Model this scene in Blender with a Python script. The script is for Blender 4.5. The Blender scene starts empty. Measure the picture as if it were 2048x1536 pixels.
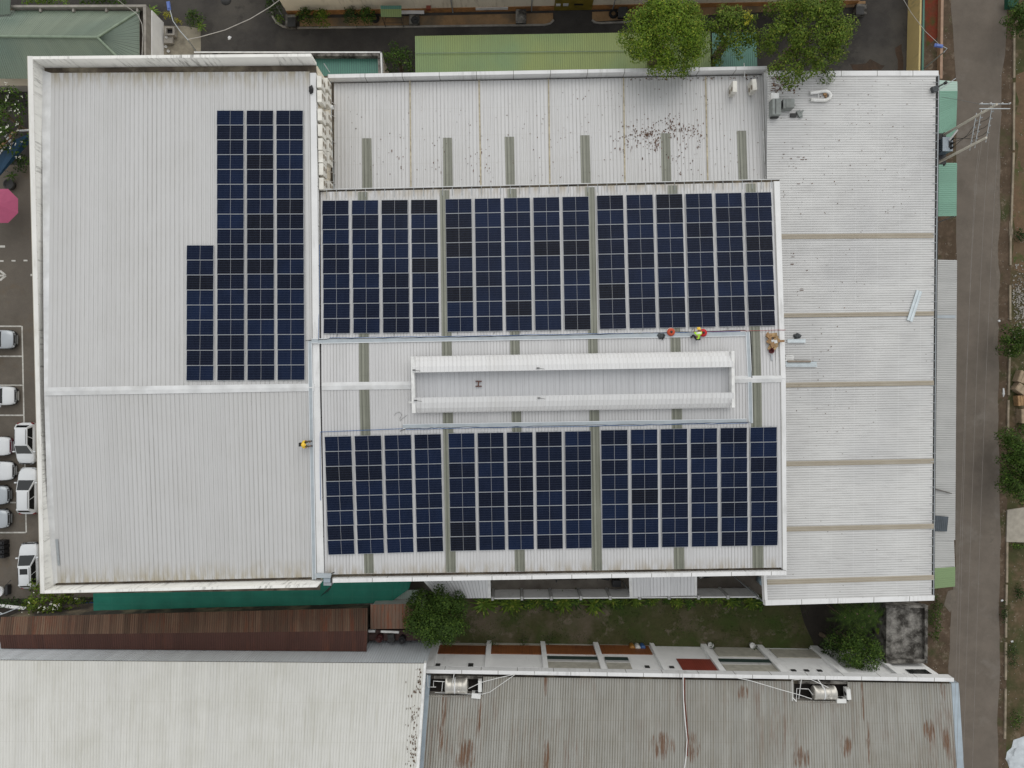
import bpy, bmesh, math, random
from mathutils import Vector as V, Matrix, Quaternion
from mathutils import noise as mnoise
R = math.radians
rng = random.Random(7)
scene = bpy.context.scene
COL = scene.collection

# ------------------------------------------------------------------ camera model
F = 1384.0           # focal length in pixels of a 2048 px wide frame
CH = 66.0            # height of the drone above the ground
CAMP = V((0, 0, CH))
def P(px, py, z=0.0):
    s = (CH - z) / F
    return V(((px - 1024) * s, -(py - 768) * s, z))
class Plane:
    def __init__(self, a, b, c):
        self.p = a
        n = (b - a).cross(c - a).normalized()
        self.n = n if n.z > 0 else -n
    def __call__(self, px, py, dz=0.0):
        d = V(((px - 1024) / F, -(py - 768) / F, -1.0))
        t = self.n.dot(self.p - CAMP) / self.n.dot(d)
        return CAMP + d * t + self.n * dz
    def z(self, x, y):
        n = self.n
        return self.p.z - (n.x * (x - self.p.x) + n.y * (y - self.p.y)) / n.z
def lerp(a, b, t): return a + (b - a) * t

# ------------------------------------------------------------------ objects
ORG = {}
def tag(o, label=None, cat=None, group=None, kind=None):
    if label: o['label'] = label
    if cat: o['category'] = cat
    if group: o['group'] = group
    if kind: o['kind'] = kind
    return o
def thing(name, label, cat, loc=(0, 0, 0), group=None, rotz=0):
    o = bpy.data.objects.new(name, None)
    o.empty_display_size = 0.3
    COL.objects.link(o)
    o.location = loc; o.rotation_euler = (0, 0, rotz)
    ORG[o.name] = V(loc)
    return tag(o, label, cat, group)
def copy_tree(o, parent=None):
    c = o.copy(); COL.objects.link(c)
    if parent is not None: c.parent = parent
    for ch in list(o.children): copy_tree(ch, c)
    return c

class MB:
    def __init__(self): self.v = []; self.f = []; self.uv = []; self.sm = []; self.mi = []
    def face(self, pts, uvs=None, smooth=False, mi=0):
        i = len(self.v); self.v += [tuple(p) for p in pts]
        self.f.append(tuple(range(i, i + len(pts))))
        self.uv += uvs if uvs else [(p[0], p[1]) for p in pts]
        self.sm.append(smooth); self.mi.append(mi)
    def mesh(self, verts, faces, uvf=None, smooth=False, mi=0):
        i = len(self.v); self.v += [tuple(p) for p in verts]
        for f in faces:
            self.f.append(tuple(i + k for k in f))
            self.uv += [uvf(verts[k]) if uvf else (verts[k][0], verts[k][1]) for k in f]
            self.sm.append(smooth); self.mi.append(mi)
    def hexa(self, b, t, mi=0):
        self.mesh(list(b) + list(t), [(3, 2, 1, 0), (4, 5, 6, 7), (0, 1, 5, 4), (1, 2, 6, 5), (2, 3, 7, 6), (3, 0, 4, 7)],
                  lambda p: (p[0] + p[2] * .37, p[1] + p[2]), mi=mi)
    def slab(self, A, B, C, D, t):            # top quad given, thickness straight down; UV metres on the top
        dn = V((0, 0, -t))
        w = ((B - A).length + (C - D).length) / 2; h = ((D - A).length + (C - B).length) / 2
        if (B - A).cross(D - A).z < 0: A, B, C, D = D, C, B, A; fl = True
        else: fl = False
        uv = [(0, 0), (w, 0), (w, h), (0, h)]
        if fl: uv = [(0, h), (w, h), (w, 0), (0, 0)]
        self.face([A, B, C, D], uv)
        for a, b in ((A, B), (B, C), (C, D), (D, A)):
            l = (b - a).length
            self.face([a + dn, b + dn, b, a], [(0, 0), (l, 0), (l, t), (0, t)])
        self.face([D + dn, C + dn, B + dn, A + dn])
        return self
    def box(self, c, s, rz=0, M=None, mi=0):
        x, y, z = s[0] / 2, s[1] / 2, s[2] / 2
        pts = [V(p) for p in ((-x, -y, -z), (x, -y, -z), (x, y, -z), (-x, y, -z), (-x, -y, z), (x, -y, z), (x, y, z), (-x, y, z))]
        q = Matrix.Rotation(rz, 3, 'Z') if M is None else M
        pts = [q @ p + V(c) for p in pts]
        self.hexa(pts[:4], pts[4:], mi)
        return self
    def prism(self, poly, z0, z1, mi=0):
        n = len(poly)
        a = sum(poly[i][0] * poly[(i + 1) % n][1] - poly[(i + 1) % n][0] * poly[i][1] for i in range(n))
        if a < 0: poly = poly[::-1]
        b = [V((p[0], p[1], z0)) for p in poly]; t = [V((p[0], p[1], z1)) for p in poly]
        self.face(t, mi=mi); self.face(b[::-1], mi=mi)
        u = 0
        for i in range(n):
            j = (i + 1) % n; l = (b[j] - b[i]).length
            self.face([b[i], b[j], t[j], t[i]], [(u, z0), (u + l, z0), (u + l, z1), (u, z1)], mi=mi); u += l
        return self
    def tube(self, pts, r, n=6, r1=None, caps=True, mi=0):
        pts = [V(p) for p in pts]; m = len(pts); rings = []
        up = V((0, 0, 1)); prev = None
        for i, p in enumerate(pts):
            d = (pts[min(i + 1, m - 1)] - pts[max(i - 1, 0)]).normalized()
            a = prev if prev is not None else (up if abs(d.z) < .9 else V((1, 0, 0)))
            x = (a - d * a.dot(d))
            if x.length < 1e-4: x = V((1, 0, 0)).cross(d)
            x.normalize(); prev = x; y = d.cross(x)
            rr = r if r1 is None else lerp(r, r1, i / (m - 1))
            rings.append([p + (x * math.cos(k * 2 * math.pi / n) + y * math.sin(k * 2 * math.pi / n)) * rr for k in range(n)])
        vs = [q for rg in rings for q in rg]; fs = []
        for i in range(m - 1):
            for k in range(n):
                k2 = (k + 1) % n
                fs.append((i * n + k, i * n + k2, (i + 1) * n + k2, (i + 1) * n + k))
        self.mesh(vs, fs, smooth=n > 4, mi=mi)
        if caps: self.face(rings[0][::-1], mi=mi); self.face(rings[-1], mi=mi)
        return self
    def lathe(self, c, prof, n=16, axis='Z', mi=0, smooth=True):
        q = {'Z': Matrix.Identity(3), 'X': Matrix.Rotation(R(90), 3, 'Y'), 'Y': Matrix.Rotation(R(-90), 3, 'X')}[axis] if isinstance(axis, str) else axis
        vs = []; fs = []
        for (r, z) in prof:
            for k in range(n):
                a = k * 2 * math.pi / n
                vs.append(V(c) + q @ V((r * math.cos(a), r * math.sin(a), z)))
        for i in range(len(prof) - 1):
            for k in range(n):
                k2 = (k + 1) % n
                fs.append((i * n + k, i * n + k2, (i + 1) * n + k2, (i + 1) * n + k))
        self.mesh(vs, fs, smooth=smooth, mi=mi)
        return self
    def ribbed(self, A, B, C, D, n, h=.03, w=.25, holes=(), up=None):
        """corrugated sheet: u runs A->B, ribs run along v (A->D). UV in metres."""
        if up is None:
            up = (B - A).cross(D - A).normalized()
            if up.z < 0: up = -up
        W = ((B - A).length + (C - D).length) / 2; L = ((D - A).length + (C - B).length) / 2
        us = []
        for i in range(n):
            for fr, z in ((0, 0), (1 - w, 0), (1 - w * .7, h), (1 - w * .3, h)):
                us.append(((i + fr) / n, z))
        us.append((1, 0))
        flip = (B - A).cross(D - A).dot(up) < 0
        for (u0, z0), (u1, z1) in zip(us, us[1:]):
            um = (u0 + u1) / 2; segs = [(0, 1)]
            for (a, b, c, d) in holes:
                if a < um < b:
                    ns = []
                    for s, e in segs:
                        if c > s: ns.append((s, min(c, e)))
                        if d < e: ns.append((max(d, s), e))
                    segs = ns
            for s, e in segs:
                q = lambda u, v, z: lerp(lerp(A, B, u), lerp(D, C, u), v) + up * z
                pts = [q(u0, s, z0), q(u1, s, z1), q(u1, e, z1), q(u0, e, z0)]
                uv = [(u0 * W, s * L), (u1 * W, s * L), (u1 * W, e * L), (u0 * W, e * L)]
                if flip: pts.reverse(); uv.reverse()
                self.face(pts, uv)
        return self
    def build(self, name, mat, parent=None, label=None, cat=None, group=None, kind=None, origin=None):
        o0 = V((0, 0, 0))
        if parent is not None:
            r = parent
            while r.parent is not None: r = r.parent
            o0 = ORG.get(r.name, V((0, 0, 0)))
        elif origin is not None: o0 = V(origin)
        me = bpy.data.meshes.new(name)
        me.from_pydata([(p[0] - o0.x, p[1] - o0.y, p[2] - o0.z) for p in self.v], [], self.f)
        uvl = me.uv_layers.new(name='UVMap')
        uvl.data.foreach_set('uv', [c for p in self.uv for c in p])
        me.polygons.foreach_set('use_smooth', self.sm)
        for m in (mat if isinstance(mat, (list, tuple)) else [mat]): me.materials.append(m)
        me.polygons.foreach_set('material_index', self.mi)
        me.update()
        o = bpy.data.objects.new(name, me); COL.objects.link(o)
        if parent is not None: o.parent = parent
        else:
            o.location = o0; ORG[o.name] = o0
        return tag(o, label, cat, group, kind)

# ------------------------------------------------------------------ materials
class NT:
    def __init__(self, name):
        self.m = bpy.data.materials.new(name); self.m.use_nodes = True
        self.t = self.m.node_tree; self.b = self.t.nodes['Principled BSDF']; self.L = self.t.links.new
    def n(self, typ, **kw):
        x = self.t.nodes.new(typ)
        for k, v in kw.items(): setattr(x, k, v)
        return x
    def put(self, sock, v):
        if isinstance(v, bpy.types.NodeSocket): self.L(v, sock)
        elif isinstance(v, (tuple, list)) and len(v) == 3 and sock.type == 'RGBA': sock.default_value = (*v, 1)
        else: sock.default_value = v
    def math(self, op, a, b=0.0, c=None):
        x = self.n('ShaderNodeMath', operation=op); self.put(x.inputs[0], a); self.put(x.inputs[1], b)
        if c is not None: self.put(x.inputs[2], c)
        return x.outputs[0]
    def rng(self, v, a, b, c=0.0, d=1.0):
        x = self.n('ShaderNodeMapRange'); x.clamp = True
        for i, q in enumerate((v, a, b, c, d)): self.put(x.inputs[i], q)
        return x.outputs[0]
    def mix(self, f, a, b, mode='MIX'):
        x = self.n('ShaderNodeMix', data_type='RGBA', blend_type=mode)
        self.put(x.inputs[0], f); self.put(x.inputs[6], a); self.put(x.inputs[7], b)
        return x.outputs[2]
    def uv(self):
        x = self.n('ShaderNodeUVMap'); x.uv_map = 'UVMap'; return x.outputs[0]
    def pos(self): return self.n('ShaderNodeNewGeometry').outputs['Position']
    def sep(self, v):
        x = self.n('ShaderNodeSeparateXYZ'); self.put(x.inputs[0], v); return x.outputs
    def comb(self, a, b, c=0.0):
        x = self.n('ShaderNodeCombineXYZ')
        for i, q in enumerate((a, b, c)): self.put(x.inputs[i], q)
        return x.outputs[0]
    def scl(self, v, s):
        x = self.n('ShaderNodeVectorMath', operation='MULTIPLY'); self.put(x.inputs[0], v); x.inputs[1].default_value = s
        return x.outputs[0]
    def noise(self, v, s=1.0, d=4.0, r=.55, off=None):
        if off is not None:
            a = self.n('ShaderNodeVectorMath', operation='ADD'); self.put(a.inputs[0], v); a.inputs[1].default_value = (off, off * 1.7, off * .3); v = a.outputs[0]
        x = self.n('ShaderNodeTexNoise'); self.put(x.inputs['Vector'], v)
        x.inputs['Scale'].default_value = s; x.inputs['Detail'].default_value = d; x.inputs['Roughness'].default_value = r
        return x.outputs[0]
    def voro(self, v, s):
        x = self.n('ShaderNodeTexVoronoi'); self.put(x.inputs['Vector'], v); x.inputs['Scale'].default_value = s
        return x.outputs
    def white(self, v):
        x = self.n('ShaderNodeTexWhiteNoise', noise_dimensions='1D'); self.put(x.inputs['W'], v); return x.outputs[0]
    def bump(self, h, s, dist=.02):
        x = self.n('ShaderNodeBump'); self.put(x.inputs['Height'], h); x.inputs['Strength'].default_value = s
        x.inputs['Distance'].default_value = dist; self.L(x.outputs[0], self.b.inputs['Normal'])
    def done(self, col, rough=.6, metal=0.0, spec=.5):
        self.put(self.b.inputs['Base Color'], col); self.put(self.b.inputs['Roughness'], rough)
        self.put(self.b.inputs['Metallic'], metal); self.put(self.b.inputs['Specular IOR Level'], spec)
        return self.m

def m_plain(name, col, rough=.6, metal=0.0, var=.18, scale=2.0, spec=.4, dirt=None, damt=.35):
    t = NT(name); p = t.pos()
    n = t.noise(p, scale, 5)
    c = t.mix(t.rng(n, .3, .7), tuple(x * (1 - var) for x in col), tuple(min(1, x * (1 + var * .6)) for x in col))
    if dirt:
        k = t.noise(p, scale * .45, 6, .65, off=11.3)
        c = t.mix(t.math('MULTIPLY', t.rng(k, .48, .68), damt), c, dirt)
    return t.done(c, rough, metal, spec)

def m_roof(name, col, pitch=None, line=.35, lw=.16, dirt=(.28, .26, .22), damt=.35, streak=.25, sheet=.9, stone=.05, lap=None,
           rust=0, rcol=(.16, .055, .02), rpatch=.5, spots=0, edge=0, edgecol=(.2, .15, .08), rough=.5, metal=0.0, spec=.4, fade=None, len_=None, fscale=.12, sv=.22, rgain=2.2, rk=(.47, .66), lapc=None, rspots=()):
    """sheet-metal roof: UV u across the ribs, v along them, metres"""
    t = NT(name); uv = t.uv(); s = t.sep(uv); u, v = s[0], s[1]
    c = col
    if fade:
        c = t.mix(t.rng(t.noise(uv, fscale, 3, off=3.1), .42, .62), c, fade)
    if sheet:
        w = t.white(t.math('FLOOR', t.math('DIVIDE', u, sheet)))
        c = t.mix(1.0, c, t.mix(w, (1 - stone,) * 3, (1 + stone,) * 3), 'MULTIPLY')
    big = t.noise(uv, .22, 5, .6)
    c = t.mix(t.math('MULTIPLY', t.rng(big, .45, .75), damt), c, dirt)
    st = t.noise(t.comb(t.math('MULTIPLY', u, 5.0), t.math('MULTIPLY', v, sv)), 1.0, 6, .62, off=5.7)
    c = t.mix(t.math('MULTIPLY', t.rng(st, .52, .76), streak), c, dirt)
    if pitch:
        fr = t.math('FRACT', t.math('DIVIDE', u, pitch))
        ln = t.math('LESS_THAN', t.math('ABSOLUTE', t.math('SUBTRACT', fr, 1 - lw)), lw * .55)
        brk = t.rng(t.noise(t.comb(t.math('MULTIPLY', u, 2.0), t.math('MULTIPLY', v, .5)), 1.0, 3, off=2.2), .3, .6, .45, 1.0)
        c = t.mix(t.math('MULTIPLY', t.math('MULTIPLY', ln, brk), line), c, tuple(x * .55 for x in dirt))  # shadow side of each rib painted into the colour as a dark line
    if lap:
        fv = t.math('FRACT', t.math('DIVIDE', v, lap))
        c = t.mix(t.math('MULTIPLY', t.math('LESS_THAN', fv, .05 / lap), .22), c, lapc or dirt)
    if rust:
        m = t.rng(t.noise(uv, .16, 4, .6, off=8.8), rpatch - .08, rpatch + .14)
        k = t.noise(t.comb(t.math('MULTIPLY', u, 4.0), t.math('MULTIPLY', v, .35)), 1.0, 7, .68, off=1.9)
        rv = t.mix(t.noise(uv, 3.0, 4), rcol, tuple(x * rgain for x in rcol))
        c = t.mix(t.math('MULTIPLY', t.math('MULTIPLY', m, t.rng(k, *rk)), rust), c, rv)
    if rspots:
        wob = t.noise(uv, 1.3, 4, off=12.0); tot = None
        for (su, sv_, ru, rv_) in rspots:
            du = t.math('DIVIDE', t.math('SUBTRACT', u, su), ru); dv_ = t.math('DIVIDE', t.math('SUBTRACT', v, sv_), rv_)
            d = t.math('ADD', t.math('MULTIPLY', du, du), t.math('MULTIPLY', dv_, dv_)); k = t.rng(d, 0, 1, 1, 0)
            tot = k if tot is None else t.math('MAXIMUM', tot, k)
        st2 = t.noise(t.comb(t.math('MULTIPLY', u, 7.0), t.math('MULTIPLY', v, .5)), 1.0, 6, .7, off=21.0)
        c = t.mix(t.math('MULTIPLY', t.math('MULTIPLY', t.rng(tot, 0, .35), t.rng(t.math('ADD', t.math('MULTIPLY', tot, .14), t.math('MULTIPLY', st2, 1.0)), .54, .66)), .85), c, t.mix(wob, (.16, .068, .022), (.075, .03, .013)))
    if spots:
        vo = t.voro(t.comb(t.math('MULTIPLY', u, 1.6), t.math('MULTIPLY', v, .9)), 1.0)
        q = t.math('LESS_THAN', vo[0], .06)
        c = t.mix(t.math('MULTIPLY', q, spots), c, (.09, .07, .05))
    if edge and len_:
        e = v
        ek = t.math('MULTIPLY', t.rng(e, 0, edge, 1, 0), t.rng(t.noise(t.comb(t.math('MULTIPLY', u, 3.0), t.math('MULTIPLY', v, .6)), 1.0, 5, off=4.4), .4, .62))
        c = t.mix(t.math('MULTIPLY', ek, .6), c, edgecol)
    t.bump(t.noise(uv, 14.0, 3), .08, .01)
    return t.done(c, rough, metal, spec)

def m_wall(name, col, stain=(.12, .11, .09), amt=.6, horiz=False, thr=.5, base=None, joint=None, rough=.8):
    """painted wall or coping: streaks that run down (UV v)"""
    t = NT(name); uv = t.uv(); s = t.sep(uv); p = t.pos()
    c = t.mix(t.rng(t.noise(p, .7, 5), .3, .7), tuple(x * .9 for x in col), col)
    k = t.noise(t.comb(t.math('MULTIPLY', s[0], 3.2), t.math('MULTIPLY', s[1], .5)), 1.0, 7, .66, off=6.1)
    b = t.noise(p, .25, 4, off=2.0)
    c = t.mix(t.math('MULTIPLY', t.math('MULTIPLY', t.rng(k, thr, thr + .16), t.rng(b, .42, .6)), amt), c, stain)
    if joint:
        j = t.math('LESS_THAN', t.math('FRACT', t.math('DIVIDE', s[0] if not horiz else s[1], joint)), .02)
        c = t.mix(t.math('MULTIPLY', j, .7), c, stain)
    return t.done(c, rough, 0, .3)

def m_ground(name, a, b, c2=None, s1=.35, s2=2.5, thr=.55, speck=None, rough=.95, third=None, bump=.25, fine=18.0):
    t = NT(name); p = t.pos()
    n1 = t.noise(p, s1, 8, .62); n2 = t.noise(p, s2, 6, .65, off=4.0)
    c = t.mix(t.rng(n1, thr - .1, thr + .12), a, b)
    c = t.mix(t.math('MULTIPLY', t.rng(n2, .35, .75), .55), c, tuple(x * .55 for x in a))
    if c2: c = t.mix(t.rng(t.noise(p, s1 * .6, 7, .6, off=9.0), .52, .66), c, c2)
    if third: c = t.mix(t.math('MULTIPLY', t.rng(t.noise(p, s1 * 2.4, 6, .7, off=17.0), .56, .66), .8), c, third)
    f = t.noise(p, fine, 3, .7, off=1.0)
    c = t.mix(1.0, c, t.mix(f, (.72,) * 3, (1.28,) * 3), 'MULTIPLY')
    if speck:
        vo = t.voro(p, 2.2)
        c = t.mix(t.math('LESS_THAN', vo[0], .07), c, speck)
    t.bump(f, bump, .05)
    return t.done(c, rough, 0, .2)

def m_leaf(name, a, b, c3=None, rough=.55):
    t = NT(name); g = t.n('ShaderNodeNewGeometry')
    r = g.outputs['Random Per Island']
    c = t.mix(t.rng(r, 0, 1), a, b)
    if c3: c = t.mix(t.math('GREATER_THAN', r, .9), c, c3)
    n = t.noise(g.outputs['Position'], .8, 3)
    c = t.mix(1.0, c, t.mix(t.rng(n, .3, .7), (.75,) * 3, (1.3,) * 3), 'MULTIPLY')
    t.b.inputs['Subsurface Weight'].default_value = 0
    return t.done(c, rough, 0, .12)

M = {}
M['white'] = m_plain('white_paint', (.74, .74, .73), .5, dirt=(.4, .38, .33), damt=.3)
M['trim'] = m_wall('white_trim', (.74, .74, .74), amt=.25, joint=3.1)
M['flash'] = m_plain('white_flashing', (.64, .645, .65), .5, dirt=(.42, .41, .38), damt=.35, scale=.8)
M['parapet'] = m_wall('stained_parapet', (.85, .84, .8), (.14, .13, .115), .8, thr=.5, joint=None)
M['coping'] = m_wall('coping', (.74, .73, .7), (.3, .27, .2), .4, joint=2.0)
M['wallcream'] = m_wall('cream_wall', (.8, .72, .58), (.3, .24, .17), .5)
M['wallwhite'] = m_wall('white_wall', (.9, .9, .895), (.3, .29, .26), .35, thr=.55)
M['wallgrey'] = m_wall('grey_wall', (.5, .5, .49), (.25, .24, .22), .5)
M['gutter'] = m_plain('dirty_gutter', (.05, .043, .036), .9, var=.5, scale=1.2, dirt=(.22, .18, .12), damt=.75)
M['gutter2'] = m_plain('brown_gutter', (.1, .08, .06), .9, var=.5, scale=.8, dirt=(.3, .26, .19), damt=.9)
M['dark'] = m_plain('dark_metal', (.03, .03, .03), .6)
M['black'] = m_plain('black_plastic', (.012, .012, .014), .45)
M['steel'] = m_plain('galvanised_steel', (.42, .45, .47), .38, .55, var=.12, scale=3)
M['tray'] = m_plain('cable_tray_metal', (.37, .41, .44), .6, 0, var=.12, scale=1.5)
M['traylip'] = m_plain('cable_tray_lip', (.66, .68, .7), .5, 0, var=.05)
M['conc'] = m_plain('concrete', (.3, .28, .25), .9, var=.25, scale=1.5, dirt=(.1, .09, .08), damt=.5)
M['moss'] = m_ground('mossy_concrete', (.045, .041, .036), (.3, .285, .26), None, s1=1.15, s2=4.5, thr=.5, third=(.19, .18, .165))
M['rustroof'] = m_roof('rusty_roof', (.125, .078, .052), .2, line=.5, lw=.3, dirt=(.045, .02, .015), damt=.55, streak=1.0, stone=.35, sheet=.6, sv=.1, rust=1.0, rcol=(.075, .026, .014), rpatch=.42, rough=.85)
M['glass'] = m_plain('window_glass', (.012, .015, .016), .08, var=.1, spec=.6)
M['cargl'] = m_plain('car_glass', (.008, .01, .011), .06, var=.1, spec=.6)
M['tyre'] = m_plain('tyre_rubber', (.015, .015, .015), .85)
M['rim'] = m_plain('wheel_rim', (.35, .35, .36), .35, .7)
M['wood'] = m_plain('wood', (.33, .2, .1), .8, var=.35, scale=4)
M['card'] = m_plain('cardboard', (.4, .27, .14), .9, var=.35, scale=3)
M['bark'] = m_plain('bark', (.16, .12, .085), .9, var=.4, scale=5)
SKYS, SUNS, EXPO, AIR, DUST = 0.15, 0.8, 0.04, 3.0, 0.0
# ================================================================== roofs and buildings
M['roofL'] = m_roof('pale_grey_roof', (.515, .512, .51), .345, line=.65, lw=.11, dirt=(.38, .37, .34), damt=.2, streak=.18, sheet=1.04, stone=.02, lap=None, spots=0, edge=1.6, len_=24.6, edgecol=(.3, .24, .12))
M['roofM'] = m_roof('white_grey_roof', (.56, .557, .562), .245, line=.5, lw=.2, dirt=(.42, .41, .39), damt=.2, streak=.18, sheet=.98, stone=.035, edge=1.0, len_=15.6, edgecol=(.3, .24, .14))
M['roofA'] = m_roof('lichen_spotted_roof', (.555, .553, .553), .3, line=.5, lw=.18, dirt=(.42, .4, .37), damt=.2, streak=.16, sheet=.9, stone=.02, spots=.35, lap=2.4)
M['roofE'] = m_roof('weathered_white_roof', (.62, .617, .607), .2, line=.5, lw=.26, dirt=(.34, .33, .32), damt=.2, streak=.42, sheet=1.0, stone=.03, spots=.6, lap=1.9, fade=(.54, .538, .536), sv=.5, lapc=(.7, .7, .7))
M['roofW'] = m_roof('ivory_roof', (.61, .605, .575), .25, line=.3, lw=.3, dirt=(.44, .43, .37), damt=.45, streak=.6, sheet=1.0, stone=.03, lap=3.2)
_rz = lambda y: (6.5 + (y - 1352) * .0036)
def _ruv(px, py, w, h):
    s = (CH - _rz(py)) / F; x0 = (lerp(860, 845, (py - 1352) / 180) - 1024) * s
    return ((px - 1024) * s - x0 + .0, (py - 1352 - (px - 860) * .015) * s, w * s, h * s)
RSP = [_ruv(*q) for q in ((1322, 1487, 30, 30), (1383, 1490, 18, 34), (1094, 1365, 5, 45), (1090, 1510, 8, 45), (930, 1500, 26, 34), (885, 1440, 7, 90), (960, 1430, 5, 50), (1490, 1385, 13, 18), (1893, 1378, 8, 28), (1893, 1480, 10, 32), (1690, 1490, 14, 26), (1600, 1512, 20, 26), (1730, 1400, 4, 45), (1735, 1480, 4, 50), (1860, 1460, 14, 26))]
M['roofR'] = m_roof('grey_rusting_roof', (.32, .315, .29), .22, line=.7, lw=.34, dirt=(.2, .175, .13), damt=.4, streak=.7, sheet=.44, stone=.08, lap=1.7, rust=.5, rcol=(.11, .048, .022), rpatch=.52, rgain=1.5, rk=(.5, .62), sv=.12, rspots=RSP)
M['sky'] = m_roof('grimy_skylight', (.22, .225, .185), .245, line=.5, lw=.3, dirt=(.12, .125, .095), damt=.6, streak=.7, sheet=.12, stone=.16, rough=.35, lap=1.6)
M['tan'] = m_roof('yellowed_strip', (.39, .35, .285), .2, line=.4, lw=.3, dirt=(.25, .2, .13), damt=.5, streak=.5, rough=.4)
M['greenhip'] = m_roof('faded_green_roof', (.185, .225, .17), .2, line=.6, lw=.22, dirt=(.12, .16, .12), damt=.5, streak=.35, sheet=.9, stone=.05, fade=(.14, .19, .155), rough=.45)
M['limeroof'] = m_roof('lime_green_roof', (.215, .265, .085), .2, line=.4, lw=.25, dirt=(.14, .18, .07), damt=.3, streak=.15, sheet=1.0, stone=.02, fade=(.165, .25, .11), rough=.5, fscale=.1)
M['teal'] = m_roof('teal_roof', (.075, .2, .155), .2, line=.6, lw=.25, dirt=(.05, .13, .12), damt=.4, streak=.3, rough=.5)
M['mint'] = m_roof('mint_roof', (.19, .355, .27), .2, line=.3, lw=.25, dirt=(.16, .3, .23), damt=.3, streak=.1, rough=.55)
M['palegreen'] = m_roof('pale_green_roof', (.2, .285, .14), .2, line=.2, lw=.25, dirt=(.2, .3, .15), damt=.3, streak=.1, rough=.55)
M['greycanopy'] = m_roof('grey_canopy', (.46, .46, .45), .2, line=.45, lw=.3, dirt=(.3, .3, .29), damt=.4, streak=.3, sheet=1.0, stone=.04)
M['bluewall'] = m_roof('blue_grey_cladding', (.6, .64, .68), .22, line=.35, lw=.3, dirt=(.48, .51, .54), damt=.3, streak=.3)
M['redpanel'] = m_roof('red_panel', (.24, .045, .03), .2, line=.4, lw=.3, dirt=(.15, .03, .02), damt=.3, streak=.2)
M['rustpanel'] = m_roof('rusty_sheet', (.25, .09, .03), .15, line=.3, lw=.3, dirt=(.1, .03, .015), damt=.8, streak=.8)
M['beige'] = m_plain('beige_wall', (.44, .42, .36), .85, dirt=(.2, .19, .16))
M['greenrail'] = m_plain('dark_green_rail', (.03, .05, .045), .5)

def rib_sheet(name, mat, parent, A, B, C, D, n, h=.03, w=.25, holes=(), **k):
    return MB().ribbed(A, B, C, D, n, h, w, holes).build(name, mat, parent, **k)
def slab(name, mat, parent, A, B, C, D, t=.06, **k):
    return MB().slab(A, B, C, D, t).build(name, mat, parent, **k)
def ridge(name, mat, parent, pa, pb, x0, x1, ya0, ya1, yr0, yr1, yb0, yb1, dz=.07):
    """folded ridge cap between two roof planes"""
    m = MB()
    up = V((0, 0, .03))
    a0, a1 = pa(x0, ya0, dz), pa(x1, ya1, dz); r0, r1 = pa(x0, yr0, dz) + up, pa(x1, yr1, dz) + up; b0, b1 = pb(x0, yb0, dz), pb(x1, yb1, dz)
    m.slab(a0, a1, r1, r0, .06); m.slab(r0, r1, b1, b0, .06)
    return m.build(name, mat, parent)

# ---------------------------------------------------------------- left warehouse
LN = Plane(P(95, 146, 12.1), P(617, 143, 12.1), P(94, 783, 13.4))
LS = Plane(P(94, 783, 13.4), P(628, 775, 13.4), P(112, 1166, 12.1))
lw = thing('warehouse', 'pale grey roofed warehouse with stained parapets, widest plain roof on the left', 'warehouse', P(360, 650, 0))
foot = [P(57, 115, 13.2), P(630, 124, 12.4), P(634, 375, 12.4), P(638, 650, 12.4), P(646, 1150, 12.4), P(628, 1174, 13.2), P(83, 1184, 13.2)]
MB().prism(foot, 0, 11.72).build('wall', M['wallcream'], lw)
rib_sheet('roof_slope', M['roofL'], lw, LN(102, 146), LN(619, 143), LN(625, 775), LN(96, 783), 56, .028, .15)
rib_sheet('roof_slope', M['roofL'], lw, LS(115, 1166), LS(633, 1154), LS(625, 775), LS(96, 783), 56, .028, .15)
ridge('ridge_cap', M['flash'], lw, LN, LS, 90, 629, 775, 767, 783, 775, 791, 782)
m = MB()
m.slab(LN(83, 140, -.01), LN(102, 146, .0), LN(96, 783), LN(88, 783, -.01), .3)
m.slab(LS(88, 783, -.01), LS(96, 783), LS(115, 1166), LS(99, 1170, -.01), .3)
m.build('valley_flashing', M['flash'], lw)
m = MB()
m.slab(LN(619, 146, .02), LN(632, 146, .04), LN(640, 774, .04), LN(625, 775, .02), .5)
m.slab(LS(625, 775, .02), LS(640, 774, .04), LS(648, 1152, .04), LS(633, 1154, .02), .5)
m.build('verge_flashing', M['trim'], lw)
slab('gutter', M['gutter2'], lw, P(70, 130, 11.85), P(631, 125, 11.85), P(633, 148, 11.85), P(75, 152, 11.85), .1)
slab('gutter', M['gutter2'], lw, P(95, 1160, 11.85), P(640, 1146, 11.85), P(640, 1180, 11.85), P(85, 1188, 11.85), .1)
m = MB()
m.slab(P(65, 112.5, 13.3), P(622, 107, 13.3), P(622, 113, 13.3), P(65, 118.5, 13.3), 1.5)
m.build('parapet', M['parapet'], lw)
m = MB(); m.slab(P(54, 112, 13.31), P(65, 112, 13.31), P(88.5, 1187, 13.31), P(80, 1187, 13.31), .1); m.build('coping', M['coping'], lw)
m = MB(); m.slab(P(54, 112, 13.2), P(65, 112, 13.2), P(88, 1187, 13.2), P(80, 1187, 13.2), 1.45); m.build('parapet', M['parapet'], lw)
m = MB(); m.slab(P(88.5, 1181, 13.28), P(637, 1169, 13.28), P(634, 1174.5, 13.28), P(88.5, 1187, 13.28), 1.5); m.build('parapet', M['parapet'], lw)
m = MB(); m.slab(LS(112, 1078, .1), LS(117, 1078, .1), LS(121, 1130, .1), LS(117, 1130, .1), .05); m.build('loose_strip', M['steel'], lw)

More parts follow.
